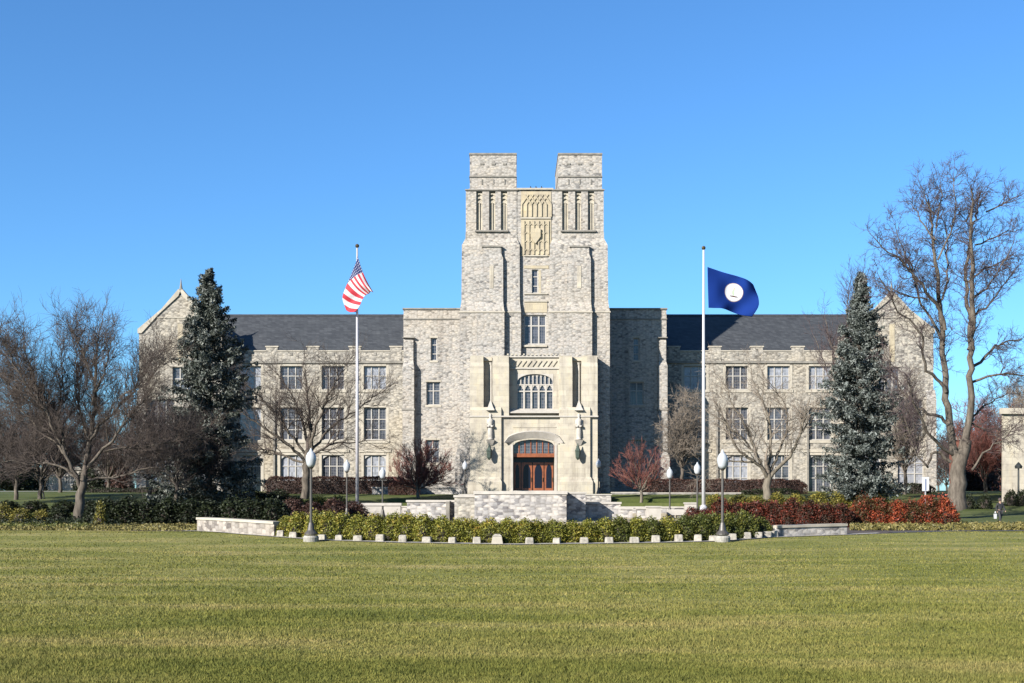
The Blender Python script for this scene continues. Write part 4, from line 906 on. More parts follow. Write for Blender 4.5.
# ------------------------------------------------------------------ plants
def leaves_on(C, size, aspect=.55, up=.3, sizevar=.5):
    n = len(C); a = RNG.normal(size=(n,3)); a /= np.linalg.norm(a, axis=1)[:,None]
    nrm = RNG.normal(size=(n,3)); nrm[:,2] = np.abs(nrm[:,2])+up; b = np.cross(nrm, a); b /= np.linalg.norm(b, axis=1)[:,None]+1e-9
    s = size*(1+sizevar*RNG.uniform(-1, 1, n))[:,None]
    V = np.stack([C-a*s, C-b*s*aspect, C+a*s, C+b*s*aspect], 1).reshape(-1,3)
    return V, np.arange(n*4).reshape(n,4)
def blob_points(n, w_, d_, h_, lumps=9, boxy=.0, seed=0):
    r = np.random.default_rng(seed)
    u = r.normal(size=(n,3)); u /= np.linalg.norm(u, axis=1)[:,None]; u[:,2] = np.abs(u[:,2]) if boxy < 1 else u[:,2]
    if boxy: u = np.sign(u)*np.abs(u)**(1-boxy*.6); u /= np.max(np.abs(u), axis=1)[:,None]**boxy*np.linalg.norm(u, axis=1)[:,None]**(1-boxy)
    rad = r.uniform(.62, 1.0, n)**.6
    dirs = r.normal(size=(lumps,3)); dirs /= np.linalg.norm(dirs, axis=1)[:,None]
    dd = (u/np.linalg.norm(u,axis=1)[:,None])@dirs.T; lump = 1+.16*np.max(np.exp((dd-1)*9), axis=1)-.08+.05*r.normal(size=n)
    p = u*rad[:,None]*lump[:,None]; return p*np.array([w_/2, d_/2, h_])
def shrub_mesh(name, w_, d_, h_, n, leaf, mat, seed, boxy=0., stems=True):
    V, Fq = leaves_on(blob_points(n, w_, d_, h_, 9, boxy, seed), leaf)
    return fastmesh(name, V, Fq, M[mat])
def core_mesh(name, w_, d_, h_, mat):  # added solid dark core for the shrub's inside, no separate branches
    m = MB(); rr = random.Random(3); pr = [(.16,0),(.30,.12),(.30,.4),(.2,.58),(.06,.66)]; m.lathe(0,0,[(a, b) for a, b in pr],9,0)
    me = bpy.data.meshes.new(name); me.from_pydata([(x*w_, y*d_, z*h_) for x,y,z in m.v], [], m.f); me.materials.append(M[mat]); me.update(); return me
SHR = {}
def shrub(kind, x, y, z, w_, d_, h_, label, group, name='shrub', leaf=.07, n=1500, boxy=0., cat='shrub', rot=None, leafm=None):
    key = (kind, boxy, n, leaf)
    if key not in SHR: SHR[key] = ([shrub_mesh('foliage', 1, 1, 1, int(n*1.7), leaf/1.7, kind, s+11, boxy) for s in range(3)], core_mesh('branches', 1, 1, 1, 'twig_dark'))
    ms, core = SHR[key]
    t = thing(name, (x, y, z-.05), label, cat, group); t.scale = (w_, d_, h_); t.rotation_euler = (0, 0, random.uniform(0, 6.28) if rot is None else rot)
    link('foliage', random.choice(ms), t); link('branches', core, t)
    return t
def row(kind, pts, label, group, **k):
    n = len(pts)
    for i, (px, py, wpx, hpx) in enumerate(pts):
        x, y, z = gp(px, py); s = y/F
        shrub(kind, x, y, z, wpx*s, k.get('dep', wpx*s), hpx*s, label+', '+which(i, n), group, **{a: b for a, b in k.items() if a != 'dep'})
# front hedge following the stones
pts = []
c = 287.0
while c < 768:
    e = float(np.interp(c, [p[0] for p in EDGE_PX], [p[1] for p in EDGE_PX])); wd = 27 if 340 < c < 700 else 24
    pts.append((c, e, wd)); c += wd*.6
n = len(pts)
for i, (c, e, wd) in enumerate(pts):
    x, y, z = gp(c, e); y += 1.35+random.uniform(-.1,.1); s = y/F; x = PX(c, y)
    top = np.interp(c, [275,300,400,520,650,700,745,765], [516,509,513,518,516,512,510,519])+random.uniform(-1.6,1.6)
    H = PZ(top, y)-z
    kind = 'leaf_yg' if c < 600 else ('leaf_mid' if i % 2 or c > 700 else 'leaf_yg')
    shrub(kind, x, y, z, wd*s*1.12, 1.5, H, ('yellow-green' if kind == 'leaf_yg' else 'green')+' rounded shrub of the front curved hedge, '+which(i, n), 'shrubs of the curved front hedge', leaf=.055, n=2600)
# right: red hedge row and golden shrubs above it
row('leaf_darkred', [(c, 527, 30, 27+random.uniform(-2,2)) for c in range(722, 850, 17)], 'dark red leafy shrub behind the right curved wall', 'shrubs of the dark red hedge', leaf=.06, n=2400, name='nandina_shrub')
row('leaf_red', [(c, 526.5, 31, 29+random.uniform(-3,3)) for c in (862,879,896,912,928,944)], 'scarlet leafy shrub near the big bare tree', 'shrubs of the scarlet hedge', leaf=.05, n=3400, name='nandina_shrub')
row('leaf_darkred', [(c, 521, 24, 13+random.uniform(-2,2)) for c in range(694, 728, 12)], 'low dark red shrub behind the right part of the front hedge', 'low red shrubs right of the court', leaf=.06, n=1500, name='nandina_shrub')
row('leaf_gold', [(c, 511, 27+random.uniform(-3,4), 19+random.uniform(-3,2)) for c in (716,737,757,777,798,818,838,858,876)], 'golden green rounded shrub above the red hedge', 'golden shrubs above the red hedge', leaf=.06, n=1800)
# left: dark hedge, red-brown bushes, gold clumps
row('leaf_dark', [(c, 524, 38, 27+random.uniform(-3,2)) for c in range(106, 290, 21)], 'dark evergreen shrub behind the left lawn edge', 'dark shrubs left of the court', leaf=.065, n=2200)
row('leaf_dark', [(c, 505, 34, 18+random.uniform(-3,3)) for c in range(168, 290, 22)], 'dark evergreen shrub at the foot of the left spruce', 'dark shrubs below the left spruce', leaf=.07, n=1500)
row('leaf_maroon', [(c, 518, 32, 18+random.uniform(-2,2)) for c in (292,313,334,353)], 'maroon spreading bush behind the left front hedge', 'maroon bushes left of the court', leaf=.06, n=1800)
row('leaf_mid', [(c, 511, 30, 16) for c in (296,318,338)], 'green bush behind the maroon bushes', 'green bushes by the left bare tree', leaf=.06, n=1500)
row('leaf_gold', [(4,523,24,20),(22,524,26,18),(40,523,20,15)], 'yellow-green bush at the far left edge', 'yellow bushes at far left', leaf=.06, n=1400)
row('leaf_dark', [(c, 512, 30, 13) for c in (8,34,64,92,120,146)], 'dark bush on the shaded lawn behind the big left tree', 'dark bushes on the left rise', leaf=.07, n=1400)
row('leaf_dark', [(-12,522,34,22),(60,523,26,17),(94,524,26,22)], 'dark low bush around the big left tree', 'dark bushes around the left tree', leaf=.065, n=1600)
x, y, z = gp(101, 526); shrub('leaf_gold', x, y, z, .9, .9, 1.5, 'small pale yellow shrub right of the big left tree trunk', None, leaf=.1, n=500)
row('leaf_ground', [(c, 527, 9, 3.6) for c in range(126, 180, 11)], 'small tan perennial clump in the mulch left of the curved wall', 'perennial clumps in the left bed', leaf=.1, n=350, cat='plant', name='perennial_clump')
# clipped hedges in front of the wings
def long_hedge(a, b, t, Y, dep, zb, kind, label, n=26000, leaf=.055):
    x0, x1 = PX(a,Y), PX(b,Y); zt = PZ(t,Y); h = zt-zb; r = np.random.default_rng(int(a)); L_ = x1-x0
    face = r.choice(3, n, p=[.45,.35,.2]); q = np.empty((n,3)); q[:,0] = r.uniform(x0, x1, n); q[:,1] = Y+r.uniform(0,dep,n); q[:,2] = zb+r.uniform(0,1,n)*h
    q[face==0,1] = Y+r.exponential(.12,(face==0).sum()); q[face==1,2] = zt-r.exponential(.12,(face==1).sum())
    wob = .10*np.sin(q[:,0]*1.3)+.06*np.sin(q[:,0]*4.3+1)+RNG.normal(0,.05,n); q[:,2] += wob*(q[:,2]-zb)/h*.6; q[:,1] += wob*.5
    k = np.minimum(1, np.minimum(q[:,0]-x0, x1-q[:,0])/.8); q[:,2] = zb+(q[:,2]-zb)*(.55+.45*np.sqrt(np.clip(k,0,1)))
    V, Fq = leaves_on(q-np.array([(x0+x1)/2, Y, zb]), leaf); th = thing('hedge', ((x0+x1)/2, Y, zb), label, 'hedge'); link('foliage', fastmesh('foliage', V, Fq, M[kind]), th)
    m = MB(); m.box(x0+.4, x1-.4, Y+.22, Y+dep-.2, zb, zt-.16*h); m.build('branches', M['twig_dark'], th)  # added dark box fills the hedge behind its leaves, no separate branches
long_hedge(262, 410, 477, 127, 2., 1.9, 'leaf_maroon', 'clipped brown winter hedge below the left wing windows')
long_hedge(640, 808, 479.5, 127, 2., 2.2, 'leaf_maroon', 'clipped brown winter hedge below the right wing windows')
long_hedge(742, 800, 489, 124.5, 1.2, 2.2, 'leaf_dark', 'low dark green hedge behind the golden shrubs', 5000)
long_hedge(388, 420, 480, 124, 1.6, 2.3, 'leaf_maroon', 'short dark reddish hedge beside the small red-twigged tree at left', 5000)
long_hedge(866, 936, 484, 128, 1.8, 2.3, 'leaf_dark', 'dark evergreen hedge against the right gabled end', 7000)
long_hedge(85, 170, 488, 133, 1.6, 2.3, 'leaf_dark', 'dark clipped hedge on the rise before the left gabled end', 6000)
# ground cover strips
def cover(a, b, py0, py1, n, kind, label, leaf=.07, h=.22):
    C = []; r = random.Random(int(a))
    for i in range(n):
        px = r.uniform(a, b); py = r.uniform(py0, py1); y = (CZ-.375)*F/(py-HY); x = PX(px, y); z = zg(x, y)
        c = .5+.5*math.sin(x*4+1.5*math.sin(y*3)); C.append((x, y, z+r.uniform(0, h)*(.4+c)))
    C = np.array(C); V, Fq = leaves_on(C, leaf); o = link('ground_cover', fastmesh('ground_cover', V, Fq, M[kind])); tag(o, label, 'ground cover', kind='stuff')
cover(850, 1080, 526.5, 530.6, 14000, 'leaf_ground', 'clumpy yellow-green ground cover along the right lawn edge')
cover(-40, 90, 525.5, 529, 6000, 'leaf_mid', 'low green ground cover at the foot of the big left tree', h=.15)
cover(60, 195, 522, 529.3, 2500, 'leaf_maroon', 'fallen brown leaves on the mulch at left', h=.03)
cover(-60, 120, 522.5, 527, 9000, 'leaf_dark', 'dark ivy on the bed below the big left tree', h=.3)
cover(110, 200, 524, 530.8, 6000, 'leaf_ground', 'straggly tan ground cover along the left lawn edge', h=.08)
cover(-60, 110, 526.5, 530.6, 9000, 'leaf_ground', 'yellowish low plants along the far left lawn edge', h=.12)
for k, c in enumerate((968, 985, 1011, 1022)):
    x, y, z = gp(c, 509 if k < 2 else 506); shrub('leaf_dark', x, y, z, 1.3, 1.3, 1.3+.2*(k > 1), ['low dark round bush right of the big bare tree', 'low dark round bush left of the walking person', 'dark conical bush before the cream building', 'dark bush at the right edge beside the black lamp'][k], None, leaf=.08, n=900)

# --- bare trees
class Tubes:
    def __init__(s): s.V = []; s.F = []; s.n = 0
    def add(s, P, R, k):
        P = np.asarray(P, float); R = np.asarray(R, float); n = len(P)
        T = np.gradient(P, axis=0); T /= np.linalg.norm(T, axis=1)[:,None]+1e-9
        ref = np.array([0,0,1.]) if abs(T[0,2]) < .9 else np.array([1.,0,0])
        A = np.cross(T, ref); A /= np.linalg.norm(A, axis=1)[:,None]+1e-9; B = np.cross(T, A)
        an = np.arange(k)*2*math.pi/k
        ring = P[:,None,:]+R[:,None,None]*(np.cos(an)[None,:,None]*A[:,None,:]+np.sin(an)[None,:,None]*B[:,None,:])
        s.V.append(ring.reshape(-1,3)); i = np.arange(n-1)[:,None]*k; j = np.arange(k)[None,:]; j2 = (j+1)%k
        s.F.append(np.stack([i+j, i+j2, i+k+j2, i+k+j], -1).reshape(-1,4)+s.n); s.n += n*k
    def build(s, name, mat, parent):
        if not s.V: return
        V = np.concatenate(s.V)-np.array(origin(parent)); return link(name, fastmesh(name, V, np.concatenate(s.F), M[mat], True), parent)
def unit(v): return v/(np.linalg.norm(v)+1e-9)
class Tree:
    def __init__(s, seed, ratios, spacing, ang=45, up=.12, wig=.18, rmin=.012, rad=.5, droop=0.):
        s.r = np.random.default_rng(seed); s.trunk = Tubes(); s.crown = Tubes(); s.Ls = ratios; s.sp = spacing; s.ang = ang; s.up = up; s.wig = wig; s.rmin = rmin; s.rad = rad; s.droop = droop; s.leafq = []
    def smooth(s, P, R, step=.5, jit=.06):
        P = np.asarray(P, float); n = len(P); d = np.r_[0, np.cumsum(np.linalg.norm(np.diff(P, axis=0), axis=1))]; m = max(3, int(d[-1]/step)); t = np.linspace(0, 1, m+1)
        Q = np.array([[catm([(p[0],0) for p in P], u)[0], catm([(p[1],0) for p in P], u)[0], catm([(p[2],0) for p in P], u)[0]] for u in t])
        Q[1:-1] += s.r.normal(0, jit, (len(Q)-2, 3)); R = np.interp(t*(n-1), np.arange(n), R); return Q, R
    def limb(s, P, R, first=.15, lv=0, tube=True, nmul=1.):
        Q, R = s.smooth(P, R); (s.trunk if tube else s.crown).add(Q, R, 8 if R[0] > .12 else 5); s.side(Q, R, lv, first, nmul); return Q, R
    def side(s, Q, R, lv, first=.15, nmul=1.):
        if lv >= len(s.Ls): return
        if lv == len(s.Ls)-1 and lv > 0: s.leafq.append((Q, R, first)); return
        seg = np.linalg.norm(np.diff(Q, axis=0), axis=1); d = np.r_[0, np.cumsum(seg)]; L_ = d[-1]; n = max(1, int(L_*(1-first)/s.sp[lv]*nmul+s.r.random()))
        for t in np.sort(s.r.uniform(first, 1, n)):
            k = min(np.searchsorted(d, t*L_), len(Q)-1); k = max(k, 1); p = Q[k-1]+(Q[k]-Q[k-1])*s.r.random(); T = unit(Q[k]-Q[k-1])
            s.grow(p, T, s.Ls[lv]*s.r.uniform(.55, 1.25)*(1.15-.55*t if lv == 0 else 1), max(s.rmin, min(R[k]*.62, .010+s.Ls[lv]*.014)), lv)
        if lv == 0: s.grow(Q[-1], unit(Q[-1]-Q[-2]), s.Ls[0]*.8, max(s.rmin, R[-1]*.8), 0, 12)
    def finish(s):
        if not s.leafq: return
        lv = len(s.Ls)-1; P0 = []; TT = []
        for Q, R, first in s.leafq:
            sg = np.diff(Q, axis=0); L_ = np.linalg.norm(sg, axis=1).sum(); n = max(2, int(L_*(1-first*.5)/s.sp[lv]+s.r.random())); t = s.r.uniform(first*.6, 1, n)*(len(Q)-1)
            k = np.minimum(t.astype(int), len(Q)-2); P0.append(Q[k]+sg[k]*(t-k)[:,None]); TT.append(sg[k])
        P0 = np.concatenate(P0); T = np.concatenate(TT); T /= np.linalg.norm(T, axis=1)[:,None]+1e-9; n = len(P0); r = s.r
        nz = r.normal(size=(n,3)); ax_ = np.cross(T, nz); ax_ /= np.linalg.norm(ax_, axis=1)[:,None]+1e-9; a = np.radians(s.ang*r.uniform(.5,1.35,n))[:,None]
        D = T*np.cos(a)+np.cross(ax_, T)*np.sin(a); D[:,2] += s.up; D /= np.linalg.norm(D, axis=1)[:,None]; L_ = (s.Ls[lv]*r.uniform(.5,1.4,n))[:,None]
        P1 = P0+D*L_*.5; D2 = D+r.normal(0, s.wig*1.3, (n,3)); D2[:,2] += s.up; D2 /= np.linalg.norm(D2, axis=1)[:,None]; P2 = P1+D2*L_*.5
        A = np.cross(D, np.array([.3,.2,1.])); A /= np.linalg.norm(A, axis=1)[:,None]+1e-9; B = np.cross(D, A); V = np.empty((n,3,3,3))
        for i, (P, rr_) in enumerate(((P0, 1.), (P1, .85), (P2, .5))):
            for j in range(3):
                q = j*2*math.pi/3; V[:,i,j] = P+s.rmin*.8*rr_*(math.cos(q)*A+math.sin(q)*B)
        f = np.array([[i*3+j, i*3+(j+1)%3, i*3+3+(j+1)%3, i*3+3+j] for i in range(2) for j in range(3)])
        s.crown.V.append(V.reshape(-1,3)); s.crown.F.append((np.arange(n)[:,None,None]*9+f[None]).reshape(-1,4)+s.crown.n); s.crown.n += n*9
    def grow(s, p, T, L_, r0, lv, ang=None):
        a = math.radians((ang if ang is not None else s.ang)*s.r.uniform(.6, 1.35)); ax_ = unit(np.cross(T, s.r.normal(size=3))); d = unit(T*math.cos(a)+np.cross(ax_, T)*math.sin(a))
        n = [6,4,3,2][min(lv,3)]; pts = [p]; st = L_/n
        for i in range(n):
            d = unit(d+s.r.normal(0, s.wig, 3)+np.array([0,0,s.up-s.droop*(i/n)])); p = p+d*st; pts.append(p)
        Q = np.array(pts); R = np.linspace(r0, max(s.rmin*.7, r0*.25), n+1); s.crown.add(Q, R, 5 if lv == 0 else 3); s.side(Q, R, lv+1, .2)
def pxl(pts, Y, ds=0., y0=0.):
    """trace in the photograph -> limb in space, leaving the trunk's depth by ds per metre"""
    P = [(PX(a, Y), Y+y0, PZ(b, Y)) for a, b in pts]; out = []; l = 0
    for i, p in enumerate(P):
        if i: l += math.dist((p[0],p[2]), (P[i-1][0],P[i-1][2]))
        out.append((p[0], p[1]+ds*l, p[2]))
    return out
def bare_tree(name, px, py, Y, label, limbs, tr, bmat, tmat, group=None, cat='tree'):
    x = PX(px, Y); z = PZ(py, Y); t = thing(name, (x, Y, z), label, cat, group); s_ = Y/F
    for (pts, r0, r1, ds, first) in limbs: q = .74 if first >= 1 else .6; tr.limb(pxl(pts, Y, ds), np.linspace(r0*s_*q, r1*s_*q*.8, len(pts)), first)
    tr.finish(); tr.trunk.build('trunk', bmat, t); tr.crown.build('crown', tmat, t); return t
# big tree at right
bare_tree('sycamore_tree', 958, 506, 92, 'very tall bare tree with forked pale trunk rising at the right above the red hedge', [
  ([(957,508),(957,490),(960,465),(966,440)], 14, 10, 0, 1.0),
  ([(960,470),(952,440),(948,405),(946,370),(944,330),(942,295),(938,255),(936,225),(934,205)], 7.5, 1.6, .05, .35),
  ([(964,445),(970,410),(968,370),(970,330),(968,290),(966,250),(965,222),(966,205),(965,195)], 6.5, 1.3, -.08, .35),
  ([(969,350),(972,320),(970,290),(975,250),(982,222),(988,205),(990,190)], 4, 1.1, .2, .25),
  ([(945,330),(938,308),(928,300),(918,285),(905,275),(892,262),(878,256),(866,244)], 3.2, 1.0, -.25, .25),
  ([(944,345),(934,318),(925,300),(922,280),(920,262),(912,250),(905,240)], 2.6, .9, .3, .3),
  ([(946,392),(938,380),(925,372),(918,355),(916,340),(905,325),(890,315),(878,296),(868,285)], 3, .9, -.3, .3),
  ([(953,428),(942,418),(925,410),(910,395),(898,370),(892,350)], 3.2, .9, .25, .3),
  ([(955,455),(940,448),(925,438),(912,418),(900,398),(893,380)], 3.4, 1.0, -.45, .3),
  ([(951,462),(938,452),(930,455),(926,468),(918,460),(908,440),(900,418)], 3, 1.0, -.15, .4),
  ([(969,372),(985,358),(1000,345),(1015,340),(1030,336)], 3, 1.0, .3, .3),
  ([(968,385),(980,378),(1000,374),(1018,376),(1032,372)], 2.6, .9, -.3, .3),
  ([(969,318),(980,312),(992,300),(1000,285),(1012,270)], 2.2, .8, -.2, .3),
  ([(968,282),(985,268),(1000,262),(1018,252)], 2.0, .8, .25, .2),
  ([(936,228),(940,208),(944,190),(943,178)], 1.6, .6, .15, 0), ([(934,215),(924,200),(918,186)], 1.4, .6, -.2, 0), ([(966,222),(974,205),(984,190)], 1.6, .6, .2, 0), ([(975,245),(992,238),(1008,232),(1022,228)], 1.6, .6, .2, .1),
  ([(942,300),(950,275),(953,250),(956,228),(952,208)], 2.0, .7, .35, .1), ([(970,300),(984,290),(996,268),(1006,245)], 2.0, .7, -.3, .1), ([(928,300),(915,296),(900,290),(888,284)], 1.6, .6, .2, .1), ([(918,285),(908,262),(898,240),(893,225)], 1.6, .6, -.1, .1),
  ([(969,420),(984,430),(998,428),(1012,436)], 1.6, .6, .2, .1), ([(986,212),(1000,205),(1010,200),(1020,196)], 1.5, .7, 0, .1),
  ([(936,240),(926,225),(920,212),(916,200)], 1.5, .7, .3, .1),
  ([(966,440),(975,420),(985,408),(1000,400),(1015,392)], 2.6, .9, .3, .3),
  ([(972,470),(985,450),(998,440),(1012,425)], 2.2, .8, -.2, .3),
  ([(938,260),(948,235),(952,215),(950,195),(948,180)], 1.8, .8, -.2, .2)],
  Tree(5, [1.6, .95, .42], [.24, .22, .12], ang=50, up=.06, wig=.2, rmin=.012), 'bark', 'twig_purple')
# big dense tree at left
bare_tree('oak_tree', 79, 524, 88, 'big dense bare tree with spreading twiggy crown in the left foreground', [
  ([(79,529),(79,512),(81,495),(84,480)], 8.5, 6, 0, 1.0),
  ([(83,482),(86,455),(90,425),(93,395),(92,370),(93,345),(95,328)], 5, 1.2, .1, .15),
  ([(81,488),(74,470),(66,450),(58,430),(48,405),(42,382),(38,362),(35,345)], 3.6, 1.0, -.2, .2),
  ([(76,478),(62,468),(45,463),(28,464),(10,460),(-8,462)], 2.4, .9, .2, .25),
  ([(68,455),(50,440),(30,425),(12,405),(-2,385)], 2.4, .9, .3, .2),
  ([(86,470),(100,455),(116,440),(132,420),(148,405),(162,388)], 3.2, .9, -.25, .2),
  ([(85,480),(100,478),(118,476),(136,470),(155,468),(172,462)], 2.4, .9, .25, .25),
  ([(90,440),(104,420),(120,398),(134,378),(141,362),(148,346)], 2.6, .9, .3, .15),
  ([(92,405),(104,380),(112,362),(117,343)], 2.2, .9, -.3, .1),
  ([(88,440),(76,410),(70,380),(67,360),(64,343)], 2.4, .9, .35, .15),
  ([(60,435),(40,400),(24,370),(14,345)], 2.2, .9, -.3, .15),
  ([(104,452),(125,448),(150,446),(176,440),(196,432)], 2.0, .8, .1, .15),
  ([(50,412),(30,400),(8,385),(-14,362)], 1.8, .8, .1, .15),
  ([(66,450),(58,425),(54,400),(56,375),(53,352)], 2.2, .9, .25, .15), ([(46,400),(30,385),(16,365),(6,348)], 2.0, .8, .2, .15), ([(120,398),(132,392),(146,385),(158,372),(165,360)], 1.8, .8, -.2, .1),
  ([(93,380),(84,355),(80,340),(78,330)], 1.8, .8, -.2, .1)],
  Tree(11, [2.1, 1.35, .75], [.22, .22, .15], ang=48, up=.12, wig=.16, rmin=.011), 'bark', 'twig_brown')
# the pair before the wings
bare_tree('spreading_tree', 306, 498, 119, 'spreading bare tree with dark branches before the left wing', [
  ([(304,500),(306,480),(307,462),(308,450)], 6, 5, 0, 1.0),
  ([(307,462),(296,450),(282,440),(268,430),(255,420),(244,412)], 3, .8, -.3, .2), ([(309,455),(304,430),(296,408),(286,390),(276,375)], 2.8, .8, .3, .15),
  ([(309,452),(310,425),(308,400),(306,380),(304,368)], 2.8, .8, 0, .15), ([(310,452),(318,425),(328,402),(338,385),(346,372)], 2.8, .8, -.3, .15),
  ([(310,458),(322,447),(338,442),(354,442),(368,440)], 2.4, .8, .2, .2), ([(311,452),(328,430),(345,415),(362,402),(376,392)], 2.4, .8, .3, .15),
  ([(304,462),(288,457),(270,450),(254,448),(240,446)], 2.2, .8, .3, .2), ([(306,455),(290,432),(272,410),(258,395),(246,382)], 2.4, .8, -.1, .15)],
  Tree(21, [3.2, 1.6, .8], [.42, .30, .2], ang=36, up=.06, wig=.16, rmin=.012), 'bark', 'twig_brown')
bare_tree('spreading_tree', 768, 498, 114, 'pale-barked spreading bare tree before the right wing', [
  ([(767,501),(768,485),(768,474)], 6.5, 5.5, 0, 1.0),
  ([(767,478),(758,466),(748,458),(738,452),(730,440),(724,425),(716,415)], 3.4, .8, -.25, .2), ([(767,476),(758,455),(752,435),(742,415),(734,398),(728,382)], 3, .8, .25, .2),
  ([(768,474),(771,452),(770,430),(765,408),(758,390),(752,376)], 3, .8, 0, .2), ([(769,474),(779,455),(788,436),(792,415),(786,395),(776,380)], 2.6, .8, .3, .2),
  ([(770,478),(782,464),(792,450),(798,432),(802,415),(806,398)], 3.6, .8, -.2, .2), ([(755,462),(740,461),(726,462),(712,468)], 2.2, .7, .2, .2),
  ([(798,440),(808,425),(818,415),(826,400)], 2.0, .7, .3, .15), ([(762,462),(745,440),(725,420),(708,408)], 2.2, .7, .3, .2)],
  Tree(23, [3.0, 1.5, .75], [.52, .36, .26], ang=40, up=.04, wig=.2, rmin=.014), 'bark_pale', 'twig_grey')
def vase(name, px, py, Y, cx, cy, rx, ry, label, nl, tr, bmat, tmat, fork=.25, r=2.2, group=None, low=False, cat='tree'):
    rr = random.Random(px); limbs = []; fy = py-(py-(cy-ry))*fork
    limbs.append(([(px,py+1),(px+.5,(py+fy)/2),(px,fy)], r*1.5, r*1.2, 0, 1.0))
    for k in range(nl):
        a = math.pi*(k+.5)/nl*(1.25 if low else 1.0)-(math.pi*.125 if low else 0)+rr.uniform(-.1,.1); ex_, ey_ = cx+rx*.8*math.cos(a), cy-ry*.85*math.sin(a)
        mx, my = px+(ex_-px)*.45+rr.uniform(-2,2), fy+(ey_-fy)*.5+rr.uniform(-2,3); limbs.append(([(px,fy+1),(mx,my),(ex_,ey_)], r*rr.uniform(.5,.75), r*.25, rr.uniform(-.6,.6), .12))
    return bare_tree(name, px, py, Y, label, limbs, tr, bmat, tmat, group, cat)
vase('red_twigged_tree', 418, 503, 120, 422, 476, 31, 29, 'small dense red-brown twigged tree left of the tower', 15, Tree(31, [1.25,.6,.3], [.2,.13,.08], ang=34, up=.12, wig=.12, rmin=.012), 'bark_pale', 'twig_red', low=True, r=1.9)
vase('red_twigged_tree', 641, 504, 118, 640, 476, 27, 27, 'small red-twigged tree right of the tower against the shaded wall', 12, Tree(33, [1.1,.55,.3], [.24,.16,.11], ang=34, up=.12, wig=.12, rmin=.011), 'bark_pale', 'twig_red', low=True, r=1.7)
vase('small_bare_tree', 682, 493, 128, 684, 440, 24, 45, 'grey twiggy bare tree in the shade between pavilion and right wing', 13, Tree(35, [1.7,.8,.4], [.3,.22,.13], ang=42, up=.02, wig=.18, rmin=.013), 'bark', 'twig_grey', low=True, r=2)
vase('small_bare_tree', 846, 500, 112, 846, 345, 25, 62, 'bare tree standing behind the right spruce, twigs showing left of its top', 13, Tree(37, [2.2,1.1,.55], [.6,.34,.24], ang=38, up=.12, wig=.16, rmin=.012), 'bark', 'twig_purple', fork=.35, r=3)
# background trees
BG = [(16,500,118,14,440,40,52,'dark twiggy tree at the far left edge','twig_dark'),(40,498,104,40,455,30,40,'leaning thin bare tree left of the big oak','twig_dark'),
      (60,500,134,62,440,34,48,'bare tree with pale trunk behind the big left tree','twig_purple'),(108,498,150,112,448,32,44,'bare brown tree behind the big left tree to its right','twig_dark'),
      (150,500,112,158,452,36,52,'dark bare tree between the big left tree and the left spruce','twig_dark'),(176,500,100,178,462,34,42,'dark tangled bare tree at the foot of the left spruce','twig_dark'),
      (985,500,135,984,452,22,46,'bare reddish tree right of the big bare tree','twig_red'),(1004,500,160,1002,438,20,44,'purple bare tree before the cream building','twig_purple'),
      (1040,505,118,1030,440,30,50,'bare tree at the right edge of the picture','twig_grey'),(905,496,125,902,428,22,50,'thin bare tree before the right gabled end','twig_grey'),
      (-30,505,110,-24,430,40,75,'bare tree just past the left edge','twig_brown')]
for i, (px, py, Y, cx, cy, rx, ry, lab, tm) in enumerate(BG):
    vase('bare_tree', px, py, Y, cx, cy, rx, ry, lab, 11, Tree(50+i, [2.4,1.2,.65], [.36,.26,.15 if px != 905 else .5], ang=40, up=.1, wig=.16, rmin=.014), 'bark', tm, fork=.2, r=2.2, low=True, group='background bare trees')
rr = random.Random(9)
for i in range(19):      # far trees closing the view behind
    px = [-60,-30,-5,20,45,70,95,118,140,938,946,955,966,975,995,1030,1060,1095,1120][i]; Y = rr.uniform(185,230)
    vase('far_tree', px, 497, Y, px, 462+rr.uniform(-6,6), 20, 28, 'distant bare tree on the skyline, '+which(i, 19)+' of the far row', 8, Tree(80+i, [3.0,1.6,.8], [.7,.4,.2], ang=40, up=.1, rmin=.03), 'bark', rr.choice(['twig_dark','twig_purple','twig_dark']), fork=.2, r=1.2, low=True, group='distant trees')
for i, (px, w_, h_, Y, k) in enumerate([(120,30,34,165,'leaf_maroon'),(90,40,22,170,'leaf_dark'),(18,60,26,175,'leaf_dark'),(-30,60,30,172,'leaf_dark'),(965,26,26,160,'leaf_maroon'),(982,26,40,150,'leaf_maroon')]):
    x = PX(px, Y); s_ = Y/F
    shrub(k, x, Y, zg(x,Y), w_*s_, 4, h_*s_, ['russet bush beside the left gabled end','dark bush on the rise behind the big left tree','dark bush mass behind the far left walker','dark bush past the far left edge','russet bush behind the big right trunk','tall russet bush left of the cream building'][i], None, leaf=.05, n=3000)

